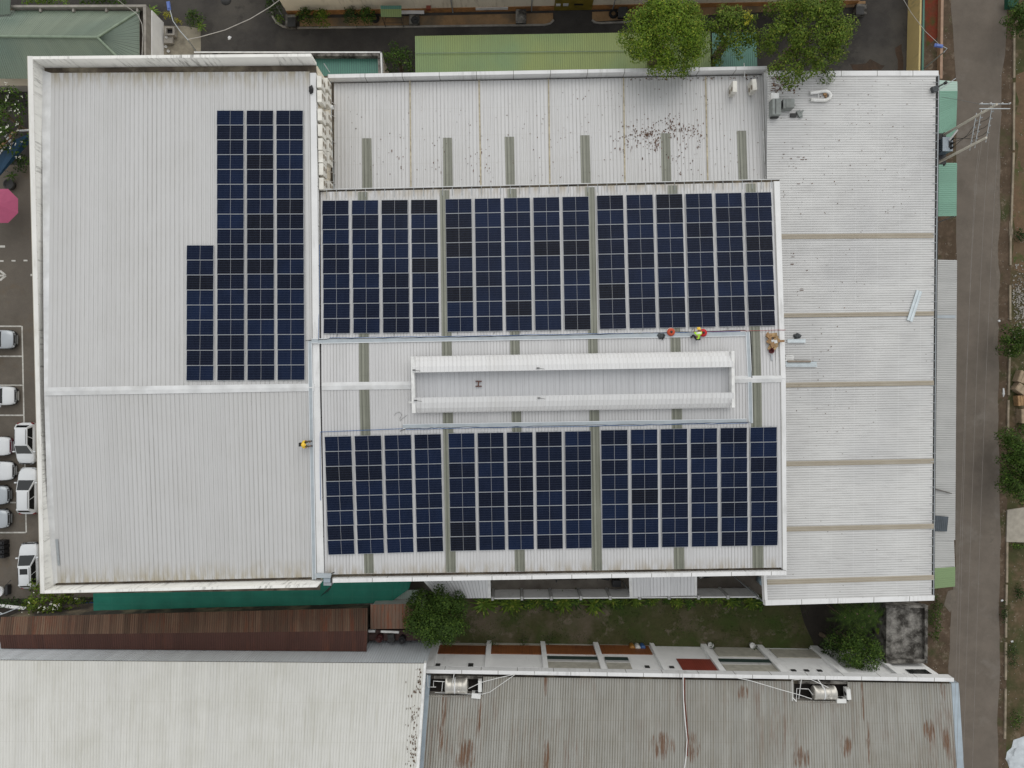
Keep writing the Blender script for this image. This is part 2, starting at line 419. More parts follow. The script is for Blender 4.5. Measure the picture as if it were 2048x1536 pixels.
# ---------------------------------------------------------------- main warehouse
MN = Plane(P(640, 384, 12.0), P(1557, 364, 12.0), P(643, 772, 13.6))
MS = Plane(P(643, 772, 13.6), P(1565, 757, 13.6), P(648, 1148, 12.0))
mw = thing('warehouse', 'white roofed warehouse carrying a long ridge vent and two large solar arrays', 'warehouse', P(1100, 770, 0))
MB().prism([P(638, 386, 12), P(1556, 368, 12), P(1569, 1140, 12), P(647, 1154, 12)], 0, 11.45).build('wall', M['wallgrey'], mw)
rib_sheet('roof_slope', M['roofM'], mw, MN(641, 384), MN(1546, 364), MN(1560, 757), MN(643, 772), 148, .03, .25)
rib_sheet('roof_slope', M['roofM'], mw, MS(650, 1149), MS(1564, 1135), MS(1560, 757), MS(643, 772), 148, .03, .25)
m = MB()
m.slab(MN(1546, 363, .05), MN(1559, 363, .06), MN(1571, 757, .06), MN(1560, 757, .05), .4)
m.slab(MS(1560, 757, .05), MS(1571, 757, .06), MS(1573, 1141, .06), MS(1564, 1138, .05), .4)
m.build('verge_flashing', M['trim'], mw)
slab('gutter', M['gutter'], mw, P(640, 380.5, 11.75), P(1559, 359, 11.75), P(1559, 370, 11.75), P(640, 390, 11.75), .25)  # dark slab added to paint the shadow between main eave and annex
slab('gutter', M['gutter2'], mw, P(650, 1141, 11.7), P(1570, 1127, 11.7), P(1571, 1148, 11.7), P(650, 1162, 11.7), .15)
slab('parapet', M['trim'], mw, P(664, 1157.5, 12.25), P(1573, 1142.5, 12.25), P(1573, 1150, 12.25), P(664, 1165.5, 12.25), .7)
ridge('ridge_cap', M['flash'], mw, MN, MS, 644, 822, 765, 763, 772, 770, 780, 778)
ridge('ridge_cap', M['flash'], mw, MN, MS, 1468, 1563, 752, 751, 759, 757, 766, 764)
SKY = [(716, 735, 718, 738, 720, 740, 729, 748), (880, 898, 884, 904, 887, 907, 892, 912), (1015, 1033, 1021, 1040, 1024, 1043, 1030, 1050),
       (1170, 1189, 1177, 1196, 1179, 1199, 1184, 1204), (1335, 1354, 1341, 1362, 1344, 1364, 1348, 1369), (1491, 1511, 1501, 1522, 1503, 1524, 1505, 1527)]
for (a, b, c, d, e, f, g, h) in SKY:
    t = (a - 640) / 917.0
    ye = lerp(386, 366.5, t); yr = lerp(771, 757, t); ys = lerp(1147, 1134.5, t)
    k = 1.0
    rib_sheet('skylight', M['sky'], mw, MN(a, ye, .04), MN(b, ye, .04), MN(lerp(d, f, .25), yr - 1, .04), MN(lerp(c, e, .25), yr - 1, .04), 3, .03, .25)
    rib_sheet('skylight', M['sky'], mw, MS(lerp(c, e, .3), yr + 1, .04), MS(lerp(d, f, .3), yr + 1, .04), MS(h, ys, .04), MS(g, ys, .04), 3, .03, .25)
# eave brackets
br = None
for i in range(47):
    t = (i + .5) / 47
    x = lerp(644, 1552, t); y = lerp(384, 364, t)
    m = MB(); a = P(x, y - 4.5, 12.02); b = MN(x + .2, y + 13, .07)
    m.tube([a, MN(x, y + 1, .07), b], .02, 4)
    m.build('eave_bracket', M['steel'], mw)
m = MB(); m.tube([P(641, 379, 12.0), P(1558, 358.5, 12.0)], .035, 5); m.build('eave_rail', M['flash'], mw)
# ridge vent: two curved hoods with an open throat
def hood(n0, n1, s0, s1, flip):
    m = MB(); prof = [(0, 13.72), (.08, 14.0), (.3, 14.3), (.65, 14.5), (1, 14.56)]
    for (a, za), (b, zb) in zip(prof, prof[1:]):
        A0 = P(n0[0], lerp(n0[1], s0[1], a), za); A1 = P(n1[0], lerp(n1[1], s1[1], a), za)
        B0 = P(n0[0], lerp(n0[1], s0[1], b), zb); B1 = P(n1[0], lerp(n1[1], s1[1], b), zb)
        m.ribbed(A0, A1, B1, B0, 78, .014, .35)
    i0, i1 = P(*s0, 14.56), P(*s1, 14.56)
    m.slab(i0, i1, i1 + V((0, flip * .04, 0)), i0 + V((0, flip * .04, 0)), .85)
    return m
vent = None
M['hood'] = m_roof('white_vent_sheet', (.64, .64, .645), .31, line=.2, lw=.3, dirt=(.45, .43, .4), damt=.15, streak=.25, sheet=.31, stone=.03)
hood((825, 713), (1467, 702), (829, 745), (1464, 734), 1).build('vent_hood', M['hood'], mw)
hood((827, 826), (1468, 815.5), (831, 795.5), (1464, 785), -1).build('vent_hood', M['hood'], mw)
slab('vent_frame', M['white'], mw, P(821, 713, 14.45), P(827, 713, 14.5), P(831, 826, 14.5), P(824, 826, 14.45), .9)
slab('vent_frame', M['white'], mw, P(1463, 702, 14.5), P(1469, 702, 14.45), P(1470, 815, 14.45), P(1464, 815, 14.5), .9)
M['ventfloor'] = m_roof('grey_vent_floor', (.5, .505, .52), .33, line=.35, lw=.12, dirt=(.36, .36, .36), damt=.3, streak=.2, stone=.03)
rib_sheet('vent_floor', M['ventfloor'], mw, P(822, 738, 13.78), P(1470, 726, 13.78), P(1470, 794, 13.78), P(824, 804, 13.78), 52, .03, .2)
for (x, y) in ((828, 740), (831, 801), (1076, 736), (1078, 796)):
    m = MB(); m.box(P(x, y, 14.62), (.22, .07, .1)); m.tube([P(x - 2, y, 14.6), P(x + 13, y + 2, 14.58)], .012, 4)
    m.build('vent_hook', M['dark'], mw)
slab('vent_spout', M['white'], mw, P(817, 803, 13.9), P(825, 803, 13.9), P(825, 806.5, 13.9), P(817, 806.5, 13.9), .1)

# ---------------------------------------------------------------- lower north annex
AN = Plane(P(665, 167, 7.4), P(1530, 152, 7.4), P(668, 378, 8.4))
an = thing('annex', 'lower white roofed annex spotted with dark leaves, north of the solar arrays', 'annex', P(1100, 260, 0))
y0 = P(0, 149, 8.2).y
MB().prism([V((-14.9, P(0, 150, 8.2).y, 0)), P(1532, 134, 8.2), P(1536, 364, 8.0), V((-14.8, 14.9, 0))], 0, 7.15).build('wall', M['wallgrey'], an)
rib_sheet('roof_slope', M['roofA'], an, AN(668, 167), AN(1525, 150.5), AN(1534, 385), AN(669, 400), 108, .03, .25)
slab('gutter', M['gutter'], an, P(648, 152, 7.2), P(1533, 136, 7.2), P(1533, 153, 7.2), P(648, 170, 7.2), .15)
slab('parapet', M['trim'], an, P(655, 148.5, 8.2), P(1534, 132, 8.2), P(1534, 138.5, 8.2), P(655, 156, 8.2), 1.0)
slab('verge_flashing', M['trim'], an, AN(1524.5, 139, .06), AN(1535, 139, .08), AN(1540, 385, .08), AN(1532, 385, .06), .5)
slab('side_gutter', M['gutter2'], an, AN(644, 160, -.06), AN(668, 160, -.04), AN(669, 395, -.04), AN(650, 395, -.06), .1)
for (a, b, c, d, y) in ((724, 743, 725, 745, 277), (886, 904, 887, 906, 276), (1009, 1028, 1012, 1030, 274), (1160, 1179, 1163, 1182, 271), (1321, 1340, 1324, 1343, 267), (1473, 1492, 1478, 1496, 262)):
    rib_sheet('skylight', M['sky'], an, AN(a, y, .04), AN(b, y, .04), AN(d, 385, .04), AN(c, 385, .04), 3, .03, .25)
M['seam'] = m_plain('stained_seam', (.42, .37, .27), .8, var=.4, scale=3)
for (x0, x1) in ((820, 822), (958, 962), (1097, 1100), (1247, 1250), (1411, 1416)):
    slab('seam_strip', M['seam'], an, AN(x0 - 1.4, lerp(164, 152, (x0 - 668) / 860), .045), AN(x0 + 1.4, lerp(164, 152, (x0 - 668) / 860), .045), AN(x1 + 1.4, 384, .045), AN(x1 - 1.4, 384, .045), .04)
slab('loose_sheet', M['white'], an, AN(1524, 263, .08), AN(1527, 263, .08), AN(1530, 327, .08), AN(1528, 327, .08), .03)

# ---------------------------------------------------------------- east warehouse
EP = Plane(P(1535, 150, 9.0), P(1530, 1205, 9.0), P(1866, 500, 8.0))
ew = thing('warehouse', 'weathered white warehouse with sideways ribs and six yellowed strips beside the road', 'warehouse', P(1720, 660, 0))
MB().prism([V((23.0, 26.2, 0)), V((35.2, 26.2, 0)), V((34.9, -17.6, 0)), V((23.0, -17.9, 0))], 0, 7.7).build('wall', M['wallgrey'], ew)
rib_sheet('roof_slope', M['roofE'], ew, EP(1535, 150), EP(1528, 1203), EP(1863, 1194), EP(1871.5, 150), 218, .03, .3)
slab('verge_flashing', M['trim'], ew, EP(1536, 142.5, .07), EP(1876, 142, .07), EP(1876, 152, .08), EP(1536, 152.5, .08), .4)
slab('verge_flashing', M['trim'], ew, EP(1528.5, 1200, .08), EP(1868, 1190.5, .08), EP(1867.5, 1200.5, .07), EP(1529, 1210.5, .07), .4)
slab('side_flashing', M['trim'], ew, EP(1525, 1148, .05), EP(1532, 1148, .07), EP(1535, 1205, .07), EP(1528, 1205, .05), .4)
slab('gutter', M['dark'], ew, P(1868, 152, 7.72), P(1879, 152, 7.72), P(1869, 1192, 7.72), P(1859, 1192, 7.72), .15)
m = MB(); m.tube([P(1877.5, 150, 7.95), P(1872.5, 520, 7.95), P(1867, 1192, 7.95)], .045, 5); m.build('gutter_lip', M['steel'], ew)
for i in range(61):
    t = (i + .3) / 61; y = lerp(160, 1188, t); x = lerp(1871, 1863, t)
    m = MB(); m.tube([EP(x - 5, y, .06), EP(x + 1, y, .06), P(x + 6, y + .2, 7.97)], .022, 4); m.build('gutter_bracket', M['steel'], ew)
for (xl, a, b, c, d) in ((1545, 468.5, 478.5, 466, 476.5), (1550, 627, 635.5, 622.5, 631.5), (1553, 765.5, 775.5, 761, 770.5), (1553, 923, 933, 917, 927), (1553, 1053.5, 1063.5, 1047, 1057), (1534, 1159, 1169.5, 1149.5, 1159.5)):
    rib_sheet('translucent_strip', M['tan'], ew, EP(xl, a, .04), EP(xl, b, .04), EP(1867, d, .04), EP(1867, c, .04), 2, .03, .3)
for (x, y, zt) in ((1530, 1206, 8.6), (1700, 1201, 8.3)):
    q = P(x, y, zt); m = MB(); m.tube([q, (q.x, q.y, 0)], .07, 6); m.build('post', M['steel'], ew)

# ---------------------------------------------------------------- canopies along the road
def canopy(name, label, mat, pts, z0, z1, n, group='canopies along the road side'):
    (a, b, c, d) = pts; A, B, C, D = P(*a, z0), P(*b, z1), P(*c, z1), P(*d, z0)
    t = thing(name, label, 'canopy', V(((A.x + C.x) / 2, (A.y + C.y) / 2, 0)), group)
    rib_sheet('roof_sheet', mat, t, A, D, C, B, n, .025, .3)
    for p in (B, C): m = MB(); m.tube([p + V((-.15, 0, -.05)), (p.x - .15, p.y, 0)], .05, 6); m.build('post', M['steel'], t)
    m = MB(); m.tube([B + V((-.1, 0, -.06)), C + V((-.1, 0, -.06))], .04, 4); m.tube([lerp(A, B, .4) - V((0, 0, .06)), lerp(D, C, .4) - V((0, 0, .06))], .04, 4); m.build('purlin', M['steel'], t)
    return t
c1 = canopy('canopy', 'mint green canopy under the utility poles, pale panel at its north end', M['mint'], ((1862, 182), (1915, 182), (1912, 263), (1862, 322)), 4.0, 3.6, 34)
M['palemint'] = m_roof('pale_mint_panel', (.42, .55, .48), .2, line=.2, lw=.25, dirt=(.33, .45, .4), damt=.2, streak=.1)
rib_sheet('pale_panel', M['palemint'], c1, P(1862, 159, 4.0), P(1862, 182, 4.0), P(1915, 182, 3.6), P(1914.5, 163, 3.6), 6, .025, .3)
canopy('canopy', 'mint green canopy just south of the transformer', M['mint'], ((1862, 325), (1914, 326), (1913, 432), (1862, 433)), 4.0, 3.6, 28)
gc = canopy('canopy', 'long pale grey corrugated canopy between warehouse and road', M['greycanopy'], ((1862, 519), (1914, 520.5), (1910.5, 1080), (1862, 1080)), 4.1, 3.7, 150)
rib_sheet('roof_sheet', M['greycanopy'], gc, P(1862, 1080, 4.06), P(1862, 1136, 4.06), P(1910, 1136, 3.66), P(1908, 1080, 3.66), 15, .025, .3)
slab('clear_strip', M['tray'], gc, P(1862, 630.5, 4.16), P(1911, 630.5, 3.78), P(1911, 636, 3.78), P(1862, 636, 4.16), .03)
canopy('canopy', 'short pale green canopy at the south end of the grey canopy', M['palegreen'], ((1862, 1137), (1910.5, 1133.5), (1910, 1173), (1862, 1178)), 4.15, 3.75, 11)

# ---------------------------------------------------------------- canopies over the south alley
def alley_canopy(label, pts, n):
    (a, b, c, d) = pts; z0, z1 = 5.0, 4.4
    A, B, C, D = P(*a, z0), P(*b, z0), P(*c, z1), P(*d, z1)
    t = thing('canopy', label, 'canopy', V(((A.x + C.x) / 2, (A.y + C.y) / 2, 0)), 'canopies over the alley')
    rib_sheet('roof_sheet', M['roofA'] if 0 else M['greycanopy2'], t, A, B, C, D, n, .03, .25)
    for (p, q) in ((A, D), (B, C)):
        m = MB(); s = V((.12, 0, .04)); m.slab(p - s + V((0, 0, .08)), p + s, q + s, q - s + V((0, 0, .08)), .12); m.build('edge_trim', M['white'], t)
    for p in (D, C): MB().tube([p + V((0, .1, -.05)), (p.x, p.y + .1, 0)], .05, 6).build('post', M['steel'], t)
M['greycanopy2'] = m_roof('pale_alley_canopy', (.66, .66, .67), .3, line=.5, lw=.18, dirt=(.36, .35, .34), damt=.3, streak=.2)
alley_canopy('pale ribbed canopy beside the big round tree in the alley', ((835, 1145), (978, 1145), (979, 1196), (880, 1197)), 19)
alley_canopy('pale ribbed canopy alone in the middle of the alley', ((1260, 1140), (1391, 1140), (1391, 1191), (1262, 1194)), 17)

# ---------------------------------------------------------------- ivory warehouse, south west
WP = Plane(P(0, 1320, 8.0), P(850, 1327, 8.0), P(0, 1600, 9.2))
ww = thing('warehouse', 'ivory roofed warehouse filling the lower left corner, peeling along its right edge', 'warehouse', P(300, 1480, 0))
A, B, C, D = WP(-70, 1320), WP(849, 1327), WP(829, 1600), WP(-70, 1600)
MB().prism([A + V((0, -.05, 0)), B + V((-.1, -.05, 0)), C + V((-.1, 0, 0)), D], 0, 7.7).build('wall', M['wallgrey'], ww)
rib_sheet('roof_slope', M['roofW'], ww, A, B, C, D, 150, .025, .3)
a0 = P(-70, 1319, 7.95); b0 = P(853, 1326, 7.95)
MB().ribbed(V((a0.x, a0.y, .05)), V((b0.x, b0.y, .05)), b0, a0, 150, .03, .3, up=V((0, 1, 0))).build('cladding', M['bluewall'], ww)
slab('verge_trim', M['white'], ww, WP(848, 1325, .05), WP(852.5, 1326, .05), WP(834, 1600, .05), WP(828, 1600, .05), .5)
# peeled patches near the verge
M['peel'] = m_plain('bare_rust_patch', (.1, .06, .035), .9, var=.5, scale=5)
pr = random.Random(3); m = MB()
for i in range(170):
    y = 1335 + 240 * pr.random() ** .9
    xe = lerp(848, 833, (y - 1327) / 210); x = xe - 3 - abs(pr.gauss(0, 1)) * 9
    if 1395 < y < 1410: continue
    w = pr.uniform(.4, 1.6); h = pr.uniform(.8, 4.2); q = WP(x, y, .035)
    a = [WP(x + w * math.cos(k * 1.047 + pr.uniform(-.3, .3)) * pr.uniform(.7, 1.1), y + h * math.sin(k * 1.047) * pr.uniform(.6, 1.1), .036 + i * 2e-5) for k in range(6)]
    m.face(a[::-1])
m.build('peeled_patches', M['peel'], ww, kind='stuff')
def patches(plane, spots, seed, horiz=False):
    pr = random.Random(seed); m = MB(); i = 0
    for (cx, cy, sx, sy, n) in spots:
        for _ in range(n):
            x, y = pr.gauss(cx, sx), pr.gauss(cy, sy); w = pr.uniform(.5, 1.3); h = pr.uniform(.9, 4.6); i += 1
            if horiz: w, h = h * 1.2, w
            m.face([plane(x + w * math.cos(-k * 1.047) * pr.uniform(.7, 1.1), y + h * math.sin(-k * 1.047) * pr.uniform(.6, 1.1), .037 + i * 3e-5) for k in range(6)][::-1])
    return m
M['peel2'] = m_plain('red_brown_patch', (.15, .09, .07), .9, var=.6, scale=4)
patches(AN, [(1298, 268, 8, 7, 24), (1312, 290, 3, 9, 12), (1340, 262, 8, 12, 18), (1362, 258, 9, 9, 12), (1392, 266, 7, 9, 10), (1270, 272, 14, 12, 10), (1398, 300, 3, 5, 5), (1300, 300, 40, 35, 14), (1350, 330, 30, 20, 8), (940, 320, 60, 25, 12), (800, 320, 40, 22, 8)], 4).build('peeled_patches', M['peel2'], an, kind='stuff')
patches(EP, [(1551, 160, 5, 3, 6), (1552, 172, 5, 4, 10), (1554, 180, 5, 2, 5), (1600, 330, 30, 30, 12), (1590, 560, 20, 30, 6)], 5, True).build('peeled_patches', M['peel2'], ew, kind='stuff')

# ---------------------------------------------------------------- row house, south
p0, p1 = P(850, 1339, 7.0), P(1908, 1356, 7.0)
fb = (p1.y - p0.y) / (p1.x - p0.x); fa = p0.y - fb * p0.x
def fac(px, py, off=0.0):
    """point of the facade plane (moved OFF metres south) seen at this pixel"""
    a = fa - off
    s = a / (-(py - 768) - fb * (px - 1024))
    return V(((px - 1024) * s, -(py - 768) * s, CH - F * s))
rh = thing('terrace', 'white terrace with grey rust streaked roof and fins on its facade', 'terrace', P(1400, 1450, 0))
RP = Plane(P(860, 1352, 6.5), P(1905, 1368, 6.5), P(860, 1600, 7.6))
A, B, C, D = RP(860, 1351.5), RP(1903, 1367), RP(1922, 1640), RP(838, 1640)
W_ = lambda u0, u1, v0, v1: (u0, u1, v0, v1)
def uvwin(x0, y0_, x1, y1_):
    q = [RP(x0, y0_), RP(x1, y1_)]
    u = [(p.x - A.x) / (B.x - A.x) for p in q]
    L = (D - A).length
    v = [(lerp(A.y, B.y, u[i]) - q[i].y) / L for i in (0, 1)]
    return (u[0], u[1], max(-1, v[0]), v[1])
HOLES = [uvwin(858, 1340, 967, 1391.5), uvwin(1588, 1345, 1698, 1404.5)]
rib_sheet('roof_slope', M['roofR'], rh, A, B, C, D, 205, .025, .35, HOLES)
fy = lambda x: fa + fb * x
xl, xr = p0.x, p1.x
back = V((p1.x, -44, 0))
MB().prism([V((xl + .1, fy(xl) - .32, 0)), V((xr - .35, fy(xr) - .32, 0)), V((xr - .35, -36.4, 0)), V((xl + .1, -36.4, 0))], 0, 5.4).build('wall', M['wallwhite'], rh)
m = MB(); m.slab(p0, p1, p1 + V((0, -.32, 0)), p0 + V((0, -.32, 0)), .75); m.build('parapet', M['trim'], rh)
slab('gutter', M['gutter'], rh, P(852, 1344, 6.2), P(1906, 1360, 6.2), P(1906, 1372, 6.2), P(852, 1357, 6.2), .2)
M['blueflash'] = m_plain('blue_grey_flashing', (.33, .39, .44), .5, dirt=(.25, .28, .3), scale=.8)
slab('verge_flashing', M['blueflash'], rh, RP(851, 1350, .03), RP(861, 1351, .04), RP(839, 1640, .04), RP(822, 1640, .03), .6)
slab('verge_flashing', M['blueflash'], rh, RP(1902, 1366, .06), RP(1917, 1366, .04), RP(1934, 1640, .04), RP(1920, 1640, .06), .6)
def fpanel(name, mat, x0, y0, x1, y1, off=.3, thick=.06, xa=None, xb=None):
    """rectangle on the facade: x0,x1 at its lower edge y0; rises to y1"""
    a, b = fac(x0, y0, off), fac(x1, y0, off)
    zt = fac((x0 + x1) / 2, y1, off).z; zb = max(.02, (a.z + b.z) / 2)
    dy = V((0, thick, 0)); m = MB()
    bt = [V((a.x, fy(a.x) - off, zb)), V((b.x, fy(b.x) - off, zb))]
    bot = [bt[0], bt[1], bt[1] + dy, bt[0] + dy]
    top = [V((p.x, p.y, zt)) for p in bot]
    m.mesh(bot + top, [(3, 2, 1, 0), (4, 5, 6, 7), (0, 1, 5, 4), (1, 2, 6, 5), (2, 3, 7, 6), (3, 0, 4, 7)], lambda p: (p[0], p[2]))
    return m.build(name, mat, rh)
# fins
for (x0, x1) in ((851, 866), (969, 979), (1087, 1097), (1203, 1214), (1328, 1337), (1441, 1453), (1564, 1577), (1683, 1699), (1796, 1807)):
    a, b = P(x0, 1345, 6.3), P(x1, 1345, 6.3); m = MB()
    m.prism([V((a.x, fy(a.x) - .02, 0)), V((b.x, fy(b.x) - .02, 0)), V((b.x, fy(b.x) - .34, 0)), V((a.x, fy(a.x) - .34, 0))], 0, 6.24)
    m.build('facade_fin', M['wallwhite'], rh)
for (x0, x1) in ((874, 972), (982, 1081), (1090, 1188), (1198, 1296)):
    fpanel('rusty_sheet', M['rustpanel'], x0, 1291.5, x1, 1308.5)
    fpanel('sill_band', M['beige'], x0, 1287.5, x1, 1291)
def opening(x0, y0, x1, y1):
    """recessed loggia: beige back face with a dark rail along its front"""
    fpanel('loggia', M['beige'], x0, y0, x1, y1, .29)
    fpanel('rail', M['greenrail'], x0, y0 - .5, x1, y0 + 5.5, .22, .08)
    fpanel('ledge', M['wallgrey'], x0 + 2, y0 + 5.7, x1 + 3, y0 + 9.5, .24, .06)
opening(1093, 1314.5, 1197, 1340); opening(1209, 1316, 1255, 1340); opening(1437, 1320, 1537, 1345)
fpanel('loggia', M['beige'], 1424, 1296, 1512, 1313.5); fpanel('loggia', M['beige'], 1540, 1300, 1626, 1316)
fpanel('red_shutter', M['redpanel'], 1353, 1319, 1422, 1343.5)
for (x, y, w, h) in ((872, 1328, 9, 6), (937, 1327.5, 10, 7), (1086, 1316, 4, 3.5), (1289, 1332, 9, 4), (1338, 1333, 9, 3.5), (1581, 1339.5, 9, 3.2), (1607, 1339.8, 9, 3.2), (1633, 1340, 9, 3.2)):
    fpanel('vent_opening', M['dark'], x, y, x + w, y + h)
for k in range(4): fpanel('window_pane', M['glass'], 1810 + k * 10.4, 1339.5, 1819.5 + k * 10.4, 1351.5, .3, .05)

# ---------------------------------------------------------------- rusty long shed
rs = thing('shed', 'long shed with dark brown rusty gable roof along the lower left', 'shed', P(360, 1260, 0))
ra, rb, rc = (5.0, 6.1, 5.7)
A, B, C, D = P(2, 1234, ra), P(735, 1216, ra), P(735, 1262, rb), P(-2, 1270, rb)
rib_sheet('roof_slope', M['rustroof'], rs, A, B, C, D, 170, .025, .35)
M['rustshade'] = m_roof('shaded_rusty_roof', (.08, .036, .028), .2, line=.5, lw=.3, dirt=(.055, .024, .018), damt=.6, streak=.4, stone=.12, sheet=.75, rust=.5, rcol=(.1, .035, .018), rpatch=.5, rough=.85)  # shade of the south slope painted in as a darker rust copy
rib_sheet('roof_slope', M['rustshade'], rs, D, C, P(733, 1303, rc), P(2, 1297, rc), 170, .025, .35)
MB().prism([P(6, 1238, ra), P(732, 1221, ra), P(730, 1296, rc), P(6, 1290, rc)], 0, 4.8).build('wall', M['gutter'], rs)  # wall coloured near black to paint the shaded gap beside the net
rs2 = thing('shed', 'small rust striped lean-to between the long rusty shed and the round tree', 'shed', P(780, 1240, 0))
M['ruststripe'] = m_roof('striped_rusty_roof', (.19, .125, .09), .33, line=.3, lw=.2, dirt=(.13, .045, .025), damt=.3, streak=.4, stone=.1, sheet=.66, rust=1.0, rcol=(.15, .05, .025), rpatch=.35, rough=.8)
rib_sheet('roof_sheet', M['ruststripe'], rs2, P(741, 1209, 4.9), P(842, 1207, 4.9), P(842, 1257, 4.6), P(741, 1258, 4.6), 14, .03, .3)
MB().prism([P(744, 1213, 4.8), P(838, 1211, 4.8), P(838, 1254, 4.5), P(744, 1255, 4.5)], 0, 4.4).build('wall', M['wallgrey'], rs2)

# ---------------------------------------------------------------- mossy concrete outhouse
oh = thing('outhouse', 'square outhouse with mossy flat concrete roof at the garden end', 'outhouse', P(1810, 1265, 0))
MB().prism([P(1776, 1213, 3.9), P(1854, 1213, 3.9), P(1853, 1325, 3.9), P(1774, 1325, 3.9)], 0, 3.7).build('roof_block', M['moss'], oh)
m = MB()
for (a, b, c, d) in (((1850, 1211), (1856, 1211), (1855, 1327), (1849, 1327)), ((1772, 1211), (1850, 1211), (1850, 1216), (1772, 1216)), ((1772, 1319), (1849, 1319), (1849, 1327), (1772, 1327))):
    m.slab(P(*a, 4.05), P(*b, 4.05), P(*c, 4.05), P(*d, 4.05), .5)
m.build('rim', M['moss'], oh)

# ---------------------------------------------------------------- top left: green hip roofed house
gh = thing('house', 'house with faded green hip roof in the upper left corner', 'house', P(100, 90, 0))
ze, zr = 2.7, 4.1
r0, r1 = P(-120, 72, zr), P(195, 75, zr)
ne, se = P(279, 22, ze), P(279, 158, ze); nw, sw = P(-120, 20, ze), P(-120, 157, ze)
rib_sheet('roof_slope', M['greenhip'], gh, nw, ne, r1, r0, 90, .02, .3)
m = MB(); m.ribbed(lerp(nw, ne, .999), ne, r1, r1, 1, .02)
rib_sheet('roof_slope', M['greenhip'], gh, r0, r1, se, sw, 90, .02, .3)
rib_sheet('roof_slope', M['greenhip'], gh, ne, se, r1 + V((0, -.02, 0)), r1 + V((0, .02, 0)), 32, .02, .3)
M['greencap'] = m_plain('green_ridge_cap', (.21, .27, .2), .5)
m = MB()
for a, b in ((r0, r1), (ne, r1), (r1, se)): m.tube([a + V((0, 0, .03)), b + V((0, 0, .03))], .12, 6)
m.build('ridge_cap', M['greencap'], gh)
MB().prism([P(-120, 24, ze), P(276, 26, ze), P(276, 155, ze), P(-120, 154, ze)], 0, 2.55).build('wall', M['wallcream'], gh)
m = MB(); m.slab(P(22, 10, 3.1), P(292, 9, 3.1), P(292, 13.5, 3.1), P(22, 14.5, 3.1), .9); m.slab(P(286, 14, 3.1), P(292, 13.6, 3.1), P(292, 125, 3.1), P(288, 125, 3.1), .9); m.build('parapet', M['conc'], gh)
for x in (80, 146, 212, 274): m = MB(); m.slab(P(x - 2, 14.8, 2.95), P(x + 2, 14.8, 2.95), P(x + 2, 23, 2.95), P(x - 2, 23, 2.95), .3); m.build('parapet_rib', M['conc'], gh)
slab('gutter', M['gutter'], gh, P(20, 13, 2.4), P(290, 13, 2.4), P(290, 26, 2.4), P(20, 26, 2.4), .1)
slab('gutter', M['gutter'], gh, P(276, 26, 2.4), P(291, 26, 2.4), P(291, 165, 2.4), P(276, 165, 2.4), .1)
q0, q1 = P(291.5, 10, 3.08), P(291.5, 122, 3.08)
m = MB(); m.box(((q0.x + q1.x) / 2 + .02, (q0.y + q1.y) / 2, 1.1), (.18, q0.y - q1.y, 2.15)); m.build('side_wall', M['wallwhite'], gh)
rib_sheet('wing_roof', M['greenhip'], gh, P(-60, -20, 3.9), P(22, -20, 3.9), P(20, 28, 3.2), P(-60, 36, 3.2), 18, .02, .3)

# ---------------------------------------------------------------- teal roof behind the left warehouse parapet
tb = thing('shed', 'flat building with teal roof and grimy white rim behind the left warehouse', 'shed', P(580, 130, 0))
zt = 4.6
MB().prism([P(390, 104, zt), P(762, 104, zt), P(764, 165, zt), P(390, 165, zt)], 0, 4.2).build('wall', M['wallcream'], tb)
rib_sheet('roof_sheet', M['teal'], tb, P(480, 111, 4.3), P(756, 111, 4.3), P(758, 170, 4.5), P(480, 170, 4.5), 75, .02, .3)
m = MB(); m.slab(P(388, 103, 4.9), P(763, 103, 4.9), P(763, 105.5, 4.9), P(388, 105.5, 4.9), .6); m.slab(P(760.5, 103, 4.9), P(763, 103, 4.9), P(765, 165, 4.9), P(762.5, 165, 4.9), .6); m.build('rim', M['white'], tb)
m = MB(); m.slab(P(388, 105.5, 4.85), P(760.5, 105.5, 4.85), P(757, 112, 4.85), P(388, 112, 4.85), .5); m.slab(P(755, 106, 4.82), P(760.5, 106, 4.82), P(762, 165, 4.82), P(757, 165, 4.82), .5); m.build('inner_ledge', M['moss'], tb)

# ---------------------------------------------------------------- lime shed
ls = thing('shed', 'open shed with lime green roof below the three trees', 'shed', P(1150, 110, 0))
A, B, C, D = P(830, 72, 3.9), P(1420, 62.5, 3.9), P(1423, 150, 4.4), P(831, 158, 4.4)
rib_sheet('roof_sheet', M['limeroof'], ls, A, B, C, D, 130, .02, .3)
m = MB(); m.tube([P(831, 106.5, 4.24), P(1420, 100, 4.24)], .03, 4); m.build('roof_rail', M['greencap'], ls)
for i in range(8):
    q = lerp(A, B, (i + .1) / 7.3); MB().tube([(q.x, q.y - .2, 0), (q.x, q.y - .2, 3.85)], .05, 6).build('post', M['steel'], ls)
ts = thing('shed', 'dark teal roofed shed in the shade of the trees', 'shed', P(1470, 110, 0))
rib_sheet('roof_sheet', M['teal'], ts, P(1424, 66, 3.7), P(1512, 64, 3.7), P(1516, 160, 4.2), P(1427, 160, 4.2), 22, .02, .3)
for (x, y) in ((1426, 68), (1509, 66)):
    q = P(x, y, 3.65); MB().tube([(q.x, q.y, 0), q], .05, 6).build('post', M['steel'], ts)

